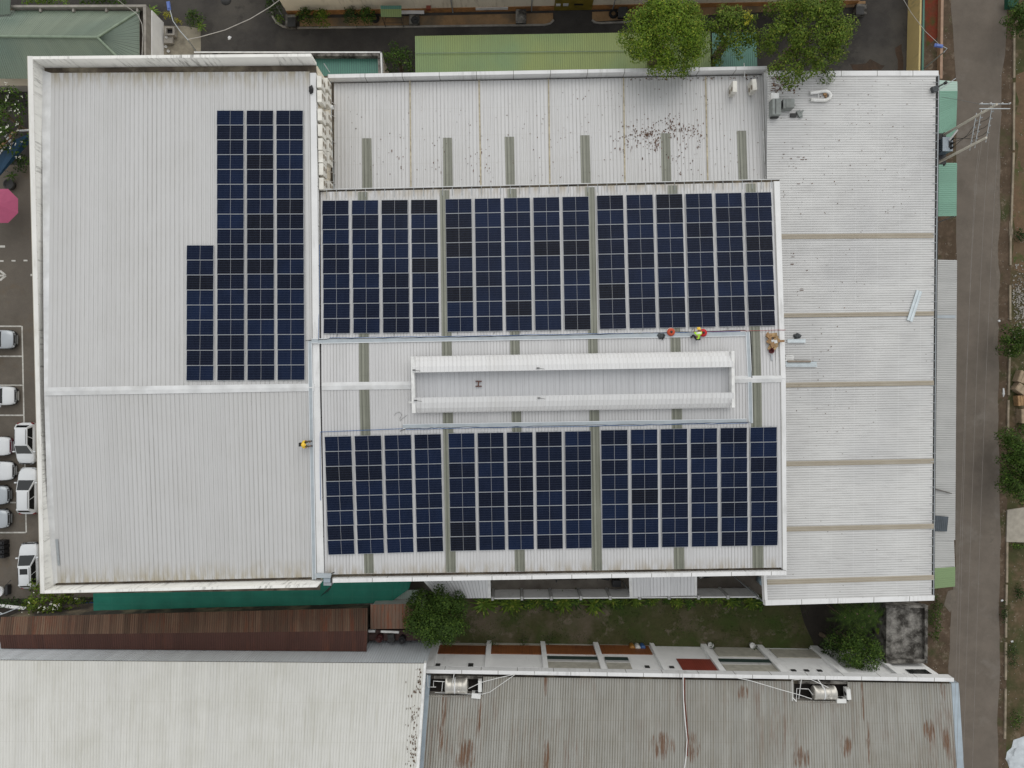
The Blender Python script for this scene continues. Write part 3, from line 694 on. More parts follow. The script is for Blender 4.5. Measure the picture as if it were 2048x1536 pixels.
# ---------------------------------------------------------------- cream building along the top edge
g0, g1 = P(577, 30, 0), P(1712, 9, 0)
tb2 = thing('building', 'long cream building with orange plinth along the top edge', 'building', lerp(g0, g1, .5))
dirv = (g1 - g0).normalized(); nrm = V((-dirv.y, dirv.x, 0))
def ft(d, off, z): return g0 + dirv * d - nrm * off + V((0, 0, z))
Lb = (g1 - g0).length
def fbox(name, mat, d0, d1, o0, o1, z0, z1):
    m = MB(); b = [ft(d0, o1, z0), ft(d1, o1, z0), ft(d1, o0, z0), ft(d0, o0, z0)]; t = [ft(d0, o1, z1), ft(d1, o1, z1), ft(d1, o0, z1), ft(d0, o0, z1)]
    m.mesh(b + t, [(3, 2, 1, 0), (4, 5, 6, 7), (0, 1, 5, 4), (1, 2, 6, 5), (2, 3, 7, 6), (3, 0, 4, 7)], lambda p: (p[0] + p[1] * .2, p[2]))
    return m.build(name, mat, tb2)
fbox('wall', M['wallcream'], 0, Lb, -12, 0, 0, 6.5)
M['orange'] = m_plain('orange_plinth', (.42, .2, .07), .85, var=.3, dirt=(.1, .07, .05), damt=.6)
fbox('plinth', M['orange'], -.02, Lb + .02, 0, .03, 0, .75)
M['yellowgate'] = m_plain('mustard_gate', (.2, .15, .02), .6, var=.35, scale=1, dirt=(.06, .06, .02), damt=.8)
pd = lambda px: (P(px, 25, 0) - g0).dot(dirv)
fbox('gate', M['yellowgate'], pd(1108), pd(1183), 0, .08, .06, 3.2)
for (a, b) in ((617, 680), (784, 850), (950, 1010), (1260, 1300)):
    wn = fbox('window', M['wood'], pd(a) , pd(b), 0, .06, 2.7, 4.2); 
    o = fbox('pane', M['glass'], pd(a) + .1, pd(b) - .1, .06, .075, 2.85, 4.05); o.parent = wn
for x in (565, 906, 1063, 1225):
    m = MB(); m.tube([ft(pd(x), .1, .1), ft(pd(x), .1, 6.4)], .06, 6); m.build('downpipe', M['steel'], tb2)
fbox('notice_board', M['white'], pd(952), pd(1016), .03, .07, .35, .75)
fbox('roof_overhang', M['greycanopy'], -.6, Lb + .6, -12.5, .7, 6.5, 6.65)
# ================================================================== ground
def sheet(name, mat, pts, z, kind='structure', label=None, cat=None, jit=0, seg=0):
    q = [P(x, y, 0) for x, y in pts]
    if seg:
        r = random.Random(hash(name) % 99 if 0 else len(name)); out = []
        for i, a in enumerate(q):
            b = q[(i + 1) % len(q)]; n = max(1, int((b - a).length / seg))
            for k in range(n):
                p = lerp(a, b, k / n)
                if k: p = p + V((mnoise.noise(p * .35 + V((len(name), 0, 0))) * jit * 2 + r.uniform(-jit, jit) * .35, mnoise.noise(p * .35 + V((0, 7, 0))) * jit * 2 + r.uniform(-jit, jit) * .35, 0))
                out.append(p)
        q = out
    m = MB(); q = [V((p.x, p.y, z)) for p in q]
    a = sum(q[i].x * q[(i + 1) % len(q)].y - q[(i + 1) % len(q)].x * q[i].y for i in range(len(q)))
    if a < 0: q.reverse()
    bm = bmesh.new(); vs = [bm.verts.new(p) for p in q]; f = bm.faces.new(vs)
    bmesh.ops.triangulate(bm, faces=[f]); me = bpy.data.meshes.new(name); bm.to_mesh(me); bm.free()
    me.materials.append(mat); o = bpy.data.objects.new(name, me); COL.objects.link(o)
    return tag(o, label, cat, None, kind)
GM = {}
GM['soil'] = m_ground('reddish_soil', (.13, .09, .055), (.16, .1, .06), (.075, .085, .035), s1=.3, s2=1.8, third=(.05, .075, .02), speck=(.3, .27, .22))
GM['yard'] = m_ground('dark_yard_asphalt', (.052, .048, .045), (.066, .061, .056), (.08, .073, .064), s1=.2, s2=1.0, third=(.04, .037, .034), rough=.9)
GM['park'] = m_ground('brown_parking_asphalt', (.138, .12, .1), (.156, .137, .115), (.118, .103, .088), s1=.2, s2=.8, third=(.13, .105, .08))
GM['road'] = m_ground('grey_road_asphalt', (.152, .129, .107), (.165, .14, .117), (.134, .114, .096), s1=.12, s2=.6, bump=.15, fine=26, third=(.17, .15, .13))
GM['dirt'] = m_ground('brown_verge_dirt', (.085, .06, .04), (.14, .1, .07), (.05, .055, .022), s1=.7, s2=3.0, third=(.17, .135, .1), speck=(.3, .28, .25))
GM['lawn'] = m_ground('patchy_lawn', (.07, .07, .03), (.045, .072, .016), (.13, .105, .075), s1=.3, s2=2.5, third=(.16, .13, .1), fine=30, bump=.5)
GM['alley'] = m_ground('worn_alley_concrete', (.15, .13, .11), (.1, .088, .075), (.2, .18, .155), s1=.3, s2=1.5)
GM['scrub'] = m_ground('scrubby_ground', (.06, .06, .025), (.13, .088, .055), (.045, .06, .018), s1=.4, s2=2.5, thr=.5, third=(.17, .13, .09), speck=(.3, .28, .24), bump=.5)
GM['tile'] = m_ground('orange_pavement_tiles', (.3, .19, .1), (.23, .16, .1), (.13, .105, .075), s1=.4, s2=2.0)
GM['pad'] = m_ground('stained_concrete_pad', (.3, .27, .21), (.09, .08, .065), (.24, .22, .17), s1=.6, s2=2.2)
GM['redsoil'] = m_ground('red_flower_bed', (.17, .035, .02), (.1, .05, .025), (.06, .06, .02), s1=.8, s2=4)
GM['yard2'] = m_ground('leafy_yard_stain', (.075, .05, .035), (.05, .04, .032), s1=.8, s2=4)
GM['darkpl'] = m_ground('dark_ground', (.035, .03, .026), (.05, .044, .036), s1=.4, s2=2)  # plain dark ground tone, also used to paint the garden shade

big = 400
m = MB(); m.face([(-big, -big, -.02), (big, -big, -.02), (big, big, -.02), (-big, big, -.02)]); m.build('ground', GM['soil'], kind='structure')
sheet('yard', GM['yard'], [(-200, -160), (1862, -160), (1846, 200), (1846, 330), (-200, 330)], .0)
sheet('parking_lot', GM['park'], [(-260, 330), (400, 330), (400, 1215), (-260, 1215)], .001)
sheet('alley', GM['alley'], [(700, 1060), (1720, 1060), (1720, 1192), (700, 1196)], .002)
sheet('damp_strip', GM['darkpl'], [(-100, 1200), (900, 1180), (900, 1300), (-100, 1330)], .006)  # plain dark ground between net and shed
sheet('lawn', GM['lawn'], [(850, 1196), (1530, 1188), (1890, 1190), (1890, 1345), (1400, 1340), (850, 1330)], .003)
sheet('garden_shade', GM['darkpl'], [(1600, 1196), (1772, 1196), (1772, 1330), (1640, 1320)], .008, seg=1.2, jit=.8)  # dark sheet that paints the shade under the garden trees
sheet('roadside', GM['dirt'], [(1848, -160), (1935, -160), (1935, 165), (1846, 165)], .004)
sheet('roadside', GM['dirt'], [(1780, 165), (1935, 165), (1935, 1700), (1780, 1700)], .004)
sheet('road', GM['road'], [(1901, -120), (2012, -120), (2013, 40), (2010, 110), (2003, 150), (2001, 330), (1996, 520), (1996, 700), (1998, 900), (2000, 1150), (1999, 1300), (1996, 1480), (1996, 1700), (1902, 1700), (1900, 1400), (1902, 1230), (1912, 1130), (1912, 900), (1912, 700), (1912, 480), (1912, 160), (1908, 100), (1902, 20)], .012, seg=1.5, jit=.12)
sheet('verge', GM['dirt'], [(1990, -120), (2026, -120), (2024, 400), (2016, 800), (2013, 1100), (2012, 1700), (1988, 1700)], .008)
sheet('scrubland', GM['scrub'], [(2020, -160), (2500, -160), (2500, 1700), (2008, 1700), (2010, 1100), (2016, 640)], .006)
sheet('brown_earth', GM['soil'], [(2032, 150), (2500, 150), (2500, 560), (2028, 540)], .010, seg=1.2, jit=.5)
sheet('pavement_tiles', GM['tile'], [(600, 38), (1106, 27), (1106, 44), (1100, 49), (600, 54)], .1)
sheet('pavement_tiles', GM['tile'], [(1184, 25), (1730, 3), (1730, 14), (1190, 44), (1184, 40)], .1)
m = MB()
for pts in ([(545, 24), (546, 34), (553, 45), (566, 53), (580, 56), (840, 53), (1090, 50), (1101, 47), (1107, 40)], [(1184, 40), (1190, 45), (1200, 46.5), (1300, 42)]):
    m.tube([P(x, y, .06) for x, y in pts], .11, 6)
m.build('kerb', M['conc'], kind='structure')
sheet('concrete_pad', GM['pad'], [(316, 52), (368, 52), (402, 58), (402, 140), (316, 140)], .03)
sheet('flower_bed', GM['redsoil'], [(1851, -100), (1880, -100), (1879, 70), (1852, 95)], .02, seg=1, jit=.25)
sheet('dirt_patch', GM['dirt'], [(1872, 436), (1908, 434), (1907, 470), (1904, 500), (1900, 519), (1870, 519)], .014, seg=.8, jit=.2)
GM['dust'] = m_ground('pale_road_dust', (.17, .145, .12), (.145, .125, .105), s1=.6, s2=3)
for pts in ([(1982, 1028), (1990, 1030), (1991, 1060), (1986, 1089), (1978, 1088), (1980, 1066), (1974, 1062)], [(1984, 995), (1991, 992), (1995, 1008), (1990, 1010)], [(1990, 330), (1999, 330), (1997, 520), (1996, 700), (1987, 700), (1989, 520)], [(1896, 1182), (1910, 1178), (1913, 1205), (1900, 1225), (1888, 1210)]):
    sheet('dust_patch', GM['dust'], pts, .016, seg=.5, jit=.18)
sheet('stain_patch', GM['yard2'], [(1790, 96), (1803, 88), (1806, 140), (1794, 142)], .006, seg=.5, jit=.3)
sheet('stain_patch', GM['yard2'], [(1700, 128), (1740, 118), (1770, 131), (1745, 139), (1706, 140)], .006, seg=.5, jit=.3)
M['paint'] = m_plain('road_paint', (.55, .54, .5), .7, var=.15, scale=5, dirt=(.2, .18, .15), damt=.6)
def mark(pts): return [P(x, y, .009) for x, y in pts]
m = MB()
def line(x0, y0, x1, y1, w=.13):
    a, b = P(x0, y0, .009), P(x1, y1, .009); d = (b - a).normalized(); s = V((-d.y, d.x, 0)) * w / 2
    m.face([a - s, b - s, b + s, a + s])
line(44, 652, 52.5, 1065); line(-60, 652.5, 42.5, 652.5); line(-60, 712.5, 43.7, 712.5); line(-60, 770.5, 44.9, 770.5); line(-60, 830.5, 46.2, 830.5)
line(20, 1005, 49.6, 1005.5); line(-60, 1065.5, 51.5, 1065); line(30, 945, 48.4, 945)
line(-20, 493, 10, 493, .2); line(-10, 522, 7, 522, .14); line(23, 521.5, 31, 521.5, .14); line(47, 521, 55, 521, .14); line(61, 550, 70, 550, .2)
line(-40, 551, 8, 551, .16); line(11.5, 551, 0, 541.5, .2); line(11.5, 551, 0, 560.5, .2)
m.build('parking_marking', M['paint'], kind='structure')
m = MB()
for (x, y, w) in ((2000, 100, 0),): pass
# kerb wall of the far side of the road
kb = [((2029, 60), (2029, 155)), ((2029, 165), (2028, 300)), ((2028, 305), (2023, 455)), ((2022, 470), (2021.5, 530)), ((2021, 570), (2021, 640)), ((2020, 700), (2018, 790)), ((2017.5, 800), (2016.5, 862)), ((2015, 1085), (2014.5, 1165)), ((2014, 1170), (2013, 1210)), ((2013, 1222), (2012.5, 1275)), ((2012.5, 1285), (2012, 1360)), ((2012, 1378), (2010.5, 1478))]
m = MB()
for a, b in kb:
    p, q = P(*a, .15), P(*b, .15); s = V((.09, 0, 0)); m.slab(p - s, p + s, q + s, q - s, .3)
m.build('kerb_line', m_plain('dusty_kerb', (.27, .225, .165), .9, var=.35), kind='structure')
m = MB(); p, q = P(1886, -80, .5), P(1882.5, 157, .5); s = V((.12, 0, 0)); m.slab(p - s, p + s, q + s, q - s, .55)
m.build('low_wall', m_plain('pink_render', (.36, .24, .17), .9), label='low pinkish wall along the red flower bed by the road', cat='wall', origin=P(1885, 60))

# compound wall and its rail
cw = thing('compound_wall', 'mossy yellow compound wall with a pipe railing in the upper right', 'wall', P(1832, 60, 0))
a, b = P(1845, -60, 2.0), P(1840, 160, 2.0)
m = MB(); m.slab(a - V((.16, 0, 0)), a, b, b - V((.16, 0, 0)), 2.0)
M['yellowwall'] = m_wall('yellow_wall', (.66, .52, .24), (.2, .19, .14), .6, thr=.5)
m.build('wall', M['yellowwall'], cw)
m = MB()
for z in (.5, 1.3): m.tube([P(1849, -60, z), P(1846, 150, z)], .05, 5)
m.tube([P(1848, -60, 2.2), P(1844, 150, 2.2)], .05, 5)
m.build('rail', M['teal'], cw)
# garden fence of concrete panels
cf = thing('fence', 'grey concrete panel fence with posts between alley and lawn', 'fence', P(1250, 1180, 0))
m = MB(); a, b = P(985, 1197, 2.6), P(1515, 1194, 2.6)
n = 9
for i in range(n):
    p, q = lerp(a, b, (i + .06) / n), lerp(a, b, (i + .94) / n)
    m = MB(); m.slab(p + V((0, .05, 0)), q + V((0, .05, 0)), q - V((0, .05, 0)), p - V((0, .05, 0)), 2.6); m.build('panel', M['wallwhite'], cf)
for i in range(n + 1):
    p = lerp(a, b, i / n); m = MB(); m.box((p.x, p.y, 1.33), (.22, .34, 2.66)); m.build('post', M['wallgrey'], cf)

# ================================================================== solar panels
PW, PH_ = 2.094, 1.134
fr = MB()
lip = .016; hz = .035
fr.box((0, PH_ / 2 - lip / 2, hz / 2), (PW, lip, hz)); fr.box((0, -PH_ / 2 + lip / 2, hz / 2), (PW, lip, hz))
fr.box((-PW / 2 + lip / 2, 0, hz / 2), (lip, PH_ - 2 * lip, hz)); fr.box((PW / 2 - lip / 2, 0, hz / 2), (lip, PH_ - 2 * lip, hz))
M['pframe'] = m_plain('panel_frame', (.42, .44, .47), .5, 0, var=.05)
t = NT('photovoltaic_glass')
s = t.sep(t.uv()); u, v = s[0], s[1]
cells = 11
half = t.math('ABSOLUTE', u)                                   # u = -1..1 across the panel
bus = t.math('LESS_THAN', half, .0095)
cu = t.math('FRACT', t.math('MULTIPLY', half, cells * .985)); cv = t.math('FRACT', t.math('MULTIPLY', v, 6.0))
lu = t.math('LESS_THAN', t.math('ABSOLUTE', t.math('SUBTRACT', cu, .5)), .47)
lv = t.math('LESS_THAN', t.math('ABSOLUTE', t.math('SUBTRACT', cv, .5)), .474)
cell = t.math('MULTIPLY', lu, lv)
rnd = t.n('ShaderNodeObjectInfo').outputs['Random']
base = t.mix(rnd, (.0045, .006, .014), (.0055, .0115, .034))
r2 = t.math('FRACT', t.math('MULTIPLY', rnd, 17.3))
base = t.mix(t.math('GREATER_THAN', r2, .93), base, (.0055, .006, .01))
nn = t.noise(t.pos(), .6, 3)
base = t.mix(1.0, base, t.mix(t.rng(nn, .3, .7), (.8,) * 3, (1.25,) * 3), 'MULTIPLY')
c = t.mix(cell, (.055, .07, .11), base)
c = t.mix(bus, c, (.34, .35, .37))
M['pv'] = t.done(c, .15, 0, .05)
gl = MB(); x, y = PW / 2 - lip, PH_ / 2 - lip
gl.face([(-x, -y, hz - .006), (x, -y, hz - .006), (x, y, hz - .006), (-x, y, hz - .006)], [(-1, 0), (1, 0), (1, 1), (-1, 1)])
proto = thing('solar_panel', None, 'solar panel', (0, 0, 0), 'solar panels fixed to the two roofs')
fr.build('frame', M['pframe'], proto); gl.build('glass', M['pv'], proto)
first = [True]
ORD = ['first', 'second', 'third', 'fourth', 'fifth', 'sixth', 'seventh', 'eighth', 'ninth', 'tenth', 'eleventh', 'twelfth', 'thirteenth', 'fourteenth', 'fifteenth', 'sixteenth', 'seventeenth', 'eighteenth']
def put_panel(c, ux, uy, w, h, label):
    global proto
    o = proto if first[0] else copy_tree(proto)
    first[0] = False
    ux = ux.normalized(); uz = ux.cross(uy).normalized(); uy = uz.cross(ux)
    o.location = c
    o.rotation_mode = 'QUATERNION'
    o.rotation_quaternion = Matrix((ux, uy, uz)).transposed().to_quaternion()
    o.scale = (w / PW, h / PH_, 1)
    o['label'] = label
RAILS = []
def block(plane, tl, tr, br, bl, ncol, nrow, colw, gap, c0, ctot, where):
    """pixels of the block's corners; colw / gap in pixels of the row"""
    TL, TR, BR, BL = (plane(*q, .09) for q in (tl, tr, br, bl))
    tot = ncol * colw + (ncol - 1) * gap
    for i in range(ncol):
        u0 = i * (colw + gap) / tot; u1 = u0 + colw / tot
        for j in range(nrow):
            v0, v1 = j / nrow, (j + 1) / nrow
            q = lambda u, v: lerp(lerp(TL, TR, u), lerp(BL, BR, u), v)
            a, b, c, d = q(u0, v1), q(u1, v1), q(u1, v0), q(u0, v0)
            cen = (a + b + c + d) / 4; ux = (b - a + c - d) / 2; uy = (d - a + c - b) / 2
            put_panel(cen, ux, uy, ux.length, uy.length - .016, where(c0 + i, j, nrow))
        for k in (.22, .78):
            u = lerp(u0, u1, k); q = lambda v: lerp(lerp(TL, TR, u), lerp(BL, BR, u), v) - plane.n * .05
            RAILS.append((q(-.004), q(1.004)))
def w_up(i, j, n): return f"navy solar panel, {ORD[j]} down in the {ORD[i]} column of the north central array"
def w_lo(i, j, n): return f"navy solar panel, {ORD[j]} down in the {ORD[i]} column of the south central array"
def w_lf(i, j, n): return f"navy solar panel, {ORD[j]} down in the {ORD[i]} column of the left roof array"
block(LN, (374.5, 491), (428.5, 491), (428.5, 761.5), (374.2, 761.5), 1, 9, 54, 5, 0, 4, w_lf)
block(LN, (434.7, 222), (606.8, 222), (610.5, 760.5), (435.8, 761.5), 3, 18, 53.9, 5.6, 1, 4, w_lf)
block(MN, (645, 402), (875, 400), (879.3, 665.8), (648, 668), 4, 9, 53, 6, 0, 15, w_up)
block(MN, (890.7, 399.3), (1177, 393.6), (1181.3, 660), (895, 664.7), 5, 9, 52.6, 5.9, 4, 15, w_up)
block(MN, (1193, 392), (1541.5, 385), (1549.3, 652), (1199, 659.3), 6, 9, 53, 6.1, 9, 15, w_up)
block(MS, (650, 872.5), (882.5, 867), (887, 1102), (657, 1109), 4, 8, 53.4, 6, 0, 15, w_lo)
block(MS, (897, 866), (1181.5, 861), (1183.5, 1095.5), (901, 1101.5), 5, 8, 52.4, 5.8, 4, 15, w_lo)
block(MS, (1201, 859.5), (1552.5, 853), (1554.5, 1090), (1204.5, 1096), 6, 8, 53.4, 6.2, 9, 15, w_lo)
m = MB()
for a, b in RAILS: m.tube([a, b], .03, 4)
m.build('mounting_rail', M['steel'], kind='stuff', label='aluminium rails under all the solar panels', cat='rail')

# ================================================================== cable trays and cables
def tray(label, plane, x0, y0, x1, y1, wpx, dz=.08, n=None):
    a0, b0 = plane(x0, y0, dz), plane(x1, y1, dz); d = (b0 - a0).normalized(); sd = plane.n.cross(d).normalized()
    w = wpx / 26.2 / 2
    t = thing('cable_tray', label, 'cable tray', lerp(a0, b0, .5), 'cable trays on the roofs')
    m = MB(); m.slab(a0 - sd * w, b0 - sd * w, b0 + sd * w, a0 + sd * w, .05); m.build('lid', M['tray'], t)
    for s in (-1, 1):
        p = plane.n * .02; e = sd * (w * s); f = sd * ((w + .045) * s)
        m = MB(); m.slab(a0 + e + p, b0 + e + p, b0 + f + p, a0 + f + p, .12) if s > 0 else m.slab(a0 + f + p, b0 + f + p, b0 + e + p, a0 + e + p, .12)
        m.build('side_lip', M['traylip'], t)
tray('long grey cable tray under the north central array', MN, 637, 682.5, 1490, 667.5, 8)
tray('grey cable tray above the south central array', MS, 806, 852.5, 1492, 841.5, 7)
MR = MN
tray('grey cable tray running down beside the right end of the ridge vent, upper half', MN, 1494.5, 664, 1499, 757, 6)
tray('grey cable tray running down beside the right end of the ridge vent, lower half', MS, 1499, 758, 1501, 846, 6)
tray('grey cable tray up the left warehouse edge, above its ridge', LN, 620.5, 681, 622, 774, 6, .1)
tray('grey cable tray down the left warehouse edge, below its ridge', LS, 622, 776, 629, 1158, 6, .1)
tray('short tray bridging the two warehouses at the top left of the vent', MN, 624, 682.5, 637, 682.5, 7, .12)
M['bluecable'] = m_plain('blue_cable', (.05, .13, .32), .5)
M['redcable'] = m_plain('red_cable', (.3, .03, .03), .5)
M['wire'] = m_plain('pale_wire', (.45, .43, .4), .5)
M['greywire'] = m_plain('grey_wire', (.2, .2, .2), .5)
def cable(label, mat, pts, r=.018, plane=None, dz=.08, jit=.5, sub=6, name='cable'):
    q = []
    for (a, b) in zip(pts, pts[1:]):
        for k in range(sub):
            t = k / sub; q.append((lerp(a[0], b[0], t) + rng.uniform(-jit, jit) * .4, lerp(a[1], b[1], t) + rng.uniform(-jit, jit)))
    q.append(pts[-1])
    q = [plane(x, y, dz) for x, y in q]
    m = MB(); m.tube(q, r, 5); return m.build(name, mat, None, label, 'cable', origin=q[0])
cable('black cable run along the upper side of the long north tray', M['black'], [(612, 682), (660, 678), (900, 674.5), (1200, 669), (1490, 661)], .022, MN, .1, .5, 16)
cable('blue cable lying beside the long north tray', M['bluecable'], [(660, 676.5), (900, 673), (1180, 668), (1480, 663)], .02, MN, .1, .7, 16)
cable('red cable strand crossing to the right edge of the main roof', M['redcable'], [(1390, 664), (1480, 662.3), (1570, 660.5)], .018, MN, .1, .3, 8)
cable('blue cable framing the upper left corner of the south array', M['bluecable'], [(642, 1000), (641, 935), (641, 863.5), (806, 857)], .022, MS, .08, .15, 6)
cable('dark cable bundle along the lower side of the south tray', M['black'], [(800, 862), (812, 857), (900, 854.5), (1100, 852), (1300, 848.5), (1500, 844)], .022, MS, .09, .7, 12)
cable('bright blue cable along the south tray', M['bluecable'], [(812, 858), (1000, 854.5), (1250, 850.5), (1495, 845.5)], .02, MS, .1, .6, 14)
cable('black cable bundle hung along the right vertical tray', M['black'], [(1500, 664), (1502.5, 700), (1503, 756)], .03, MN, .09, .6, 6)
cable('thin black cable from the left array across to the main roof', M['black'], [(608, 399), (617, 398.5), (624, 401.5), (640, 404)], .016, MN, .3, .2, 4)
cable('grey wire along the left warehouse inner edge below the north array', M['bluecable'], [(640, 490), (639, 580), (638, 678)], .02, MN, .1, .2, 6)
cable('loose cable loop lying left of the ridge vent', M['greywire'], [(789, 831), (792, 826), (799, 824), (804, 829), (800, 837), (801, 842), (806, 836), (815, 830)], .013, MS, .05, .2, 3)
cable('white wire curving over the main roof right edge beside the debris', M['white'], [(1551, 688), (1552, 720), (1551, 752)], .02, MN, .08, .2, 5)
cable('white wire crossing the annex parapet near the condensers', M['white'], [(1484, 133), (1485, 142), (1485, 152), (1485, 160)], .03, AN, .5, .2, 3)
for i, x in enumerate((675, 788, 857, 915, 988, 1040, 1100, 1155, 1233, 1285, 1385, 1455)):
    y = lerp(667, 651, (x - 648) / 900.0)
    m = MB(); m.tube([MN(x, y, .1), MN(x + .5, y + 4, .06), MN(x, y + 7, .1)], .014, 4)
    m.build('string_lead', M['black'], None, 'thin dark lead dropping from the north array to its cable', 'cable', 'string leads below the north array', origin=MN(x, y))

# ================================================================== roof clutter
M['accase'] = m_plain('condenser_casing', (.74, .72, .66), .55, var=.1, dirt=(.35, .3, .23), damt=.4)
def grille_mat():
    t = NT('fan_grille'); s = t.sep(t.uv())
    l = t.math('GREATER_THAN', t.math('FRACT', t.math('MULTIPLY', s[2] if 0 else s[1], 14.0)), .45)
    return t.done(t.mix(l, (.12, .095, .07), (.36, .31, .24)), .6)
M['grille'] = grille_mat()
def ac_proto(name):
    t = thing(name, None, 'air conditioner', (0, 0, 0), 'condenser units on the warehouse side wall')
    m = MB(); m.box((0, 0, .57), (.34, .9, 1.14)); m.build('casing', M['accase'], t)
    for zz in (.3, .84): m = MB(); m.lathe((.171, .1, zz), [(.19, 0), (.19, .02), (.05, .025), (.0, .03)], 14, 'X', smooth=False); m.build('fan_grille', M['grille'], t)
    m = MB(); m.box((.172, -.33, .57), (.012, .1, .5)); m.build('side_vent', M['accase'], t)
    m = MB()
    for y in (-.3, .3): m.box((-.03, y, -.02), (.42, .04, .04)); m.box((-.2, y, -.2), (.04, .04, .4))
    m.build('wall_bracket', M['steel'], t)
    return t
acp = ac_proto('condenser_unit'); used = [False]
def put_ac(loc, rz, label, group=None):
    o = acp if not used[0] else copy_tree(acp); used[0] = True
    o.location = loc; o.rotation_euler = (0, 0, rz); o['label'] = label
    if group: o['group'] = group
ups = [159, 188, 225, 256, 284, 309, 334, 363]; los = [166, 196, 233, 263, 290, 314, 371]
for i, y in enumerate(ups):
    q = P(637, y + 4, 12.35); wx = lerp(-15.14, -14.98, i / 7)
    put_ac((wx + .19, q.y, 11.22), 0, f"cream condenser unit, {ORD[i]} from north in the upper wall row")
for i, y in enumerate(los):
    q = P(652, y + 2, 10.9); wx = lerp(-15.14, -14.98, i / 6)
    put_ac((wx + .3, q.y, 9.86), 0, f"cream condenser unit, {ORD[i]} from north in the lower wall row")
put_ac(AN(1461, 185, .06), R(180), 'white condenser standing on the annex roof, left of the two', 'condensers on the annex roof')
put_ac(AN(1499, 182, .12), R(186), 'white condenser standing on the annex roof, right of the two', 'condensers on the annex roof')
for i, y in enumerate((203, 229, 280, 318, 343, 362)):
    a = P(657, y, 9.9); b = AN(671, y + 6, .05)
    m = MB(); m.tube([a, lerp(a, b, .35) + V((.1, .1, -.3)), lerp(a, b, .75) + V((0, 0, -.3)), b], .025, 5)
    m.build('refrigerant_pipe', M['wire'], None, f"thin pale pipe from the condensers down to the annex, {ORD[i]} from north", 'pipe', 'refrigerant pipes beside the condensers', origin=a)
m = MB(); m.tube([AN(662, 160, .1), AN(664, 270, .1), AN(668, 378, .1)], .04, 6); m.tube([AN(662, 150, .4), AN(654, 140, 1.0)], .04, 6)
m.build('conduit', M['steel'], None, 'long grey conduit at the foot of the condenser wall', 'pipe', origin=AN(664, 270))
m = MB(); m.lathe(P(643, 214.5, 9.9), [(0, 0), (.17, 0), (.17, .95), (.13, .95), (.13, .4)], 14, 'X'); m.build('duct_stub', M['white'], None, 'short white round duct sticking out between the condensers', 'duct', origin=P(648, 214, 9.9))
# east roof clutter beside the tree
def boxed(name, mat, label, cat, px, py, plane, sx, sy, sz, rz=0, extra=None):
    q = plane(px, py, .03); t = thing(name, label, cat, q)
    m = MB(); m.box(q + V((0, 0, sz / 2)), (sx, sy, sz), rz); m.build('casing', mat, t)
    if extra: extra(t, q)
    return t
M['acgrey'] = m_plain('grey_casing', (.24, .26, .25), .6, dirt=(.12, .12, .11), damt=.5)
def ex1(t, q):
    m = MB(); m.lathe(q + V((-.45, 0, .35)), [(.0, 0), (.27, 0), (.27, .1)], 14, 'X'); m.build('fan_opening', M['black'], t)
    m = MB(); m.slab(*(q + V(p) for p in ((-.2, -.34, .74), (.48, -.34, .74), (.48, .34, .74), (-.2, .34, .74))), .03); m.build('top_cover', M['acgrey'], t)
boxed('ventilator_box', M['acgrey'], 'grey box ventilator with dark round opening on the east roof', 'ventilator', 1570, 214, EP, .85, .75, .7, .02, ex1)
def ex2(t, q):
    m = MB(); m.box(q + V((-.1, 0, .83)), (.04, 1.2, .02)); m.build('seam_strip', M['dark'], t)
    m = MB(); m.box(q + V((0, -.68, .25)), (.6, .12, .3)); m.build('outlet', M['dark'], t)
boxed('ventilator_box', M['acgrey'], 'tall grey box ventilator against the annex edge', 'ventilator', 1546, 221, EP, .7, 1.3, .8, 0, ex2)
def ex3(t, q):
    m = MB(); m.box(q + V((0, 0, .62)), (.62, .52, .05)); m.build('lid', M['white'], t)
boxed('white_box', M['white'], 'small white box north of the tall grey ventilator', 'box', 1544, 199, EP, .6, .5, .6, 0, ex3)
t = thing('scrap_metal', 'small heap of bent grey scrap metal near the ventilators', 'scrap', EP(1591, 231))
for (x, y, sx, sy, sz, a) in ((1585, 232, .5, .3, .12, 0), (1596, 229, .3, .5, .2, .5), (1600, 233, .25, .3, .1, .2), (1601, 226, .3, .14, .25, .9)):
    m = MB(); m.box(EP(x, y, .08 + sz / 2), (sx, sy, sz), a); m.build('metal_piece', M['acgrey'] if x > 1590 else M['dark'], t)
t = thing('duct_bend', 'white U shaped plastic pipe lying on the east roof', 'pipe', EP(1640, 193))
pts = [(1618, 188), (1630, 186.5), (1642, 184.5), (1650, 184), (1656, 187), (1659, 192), (1657, 198), (1650, 202), (1642, 202.5), (1632, 202), (1619, 201)]
m = MB(); m.tube([EP(x, y, .17) for x, y in pts], .14, 10); m.build('pipe', M['white'], t)
m = MB(); m.tube([EP(1635, 187, .15), EP(1635, 201, .15)], .025, 5); m.build('tie_bar', M['white'], t)
for (x, y, l, c) in ((1649, 189, 'brown', 'wood'),):
    m = MB(); m.box(EP(x, y, .08), (.28, .2, .14), .4); m.box(EP(x + 2, y + 4.5, .06), (.2, .16, .1), 1.0); m.build('brown_scrap', M['wood'], None, 'brown lumps inside the bend of the white pipe', 'scrap', origin=EP(x, y))
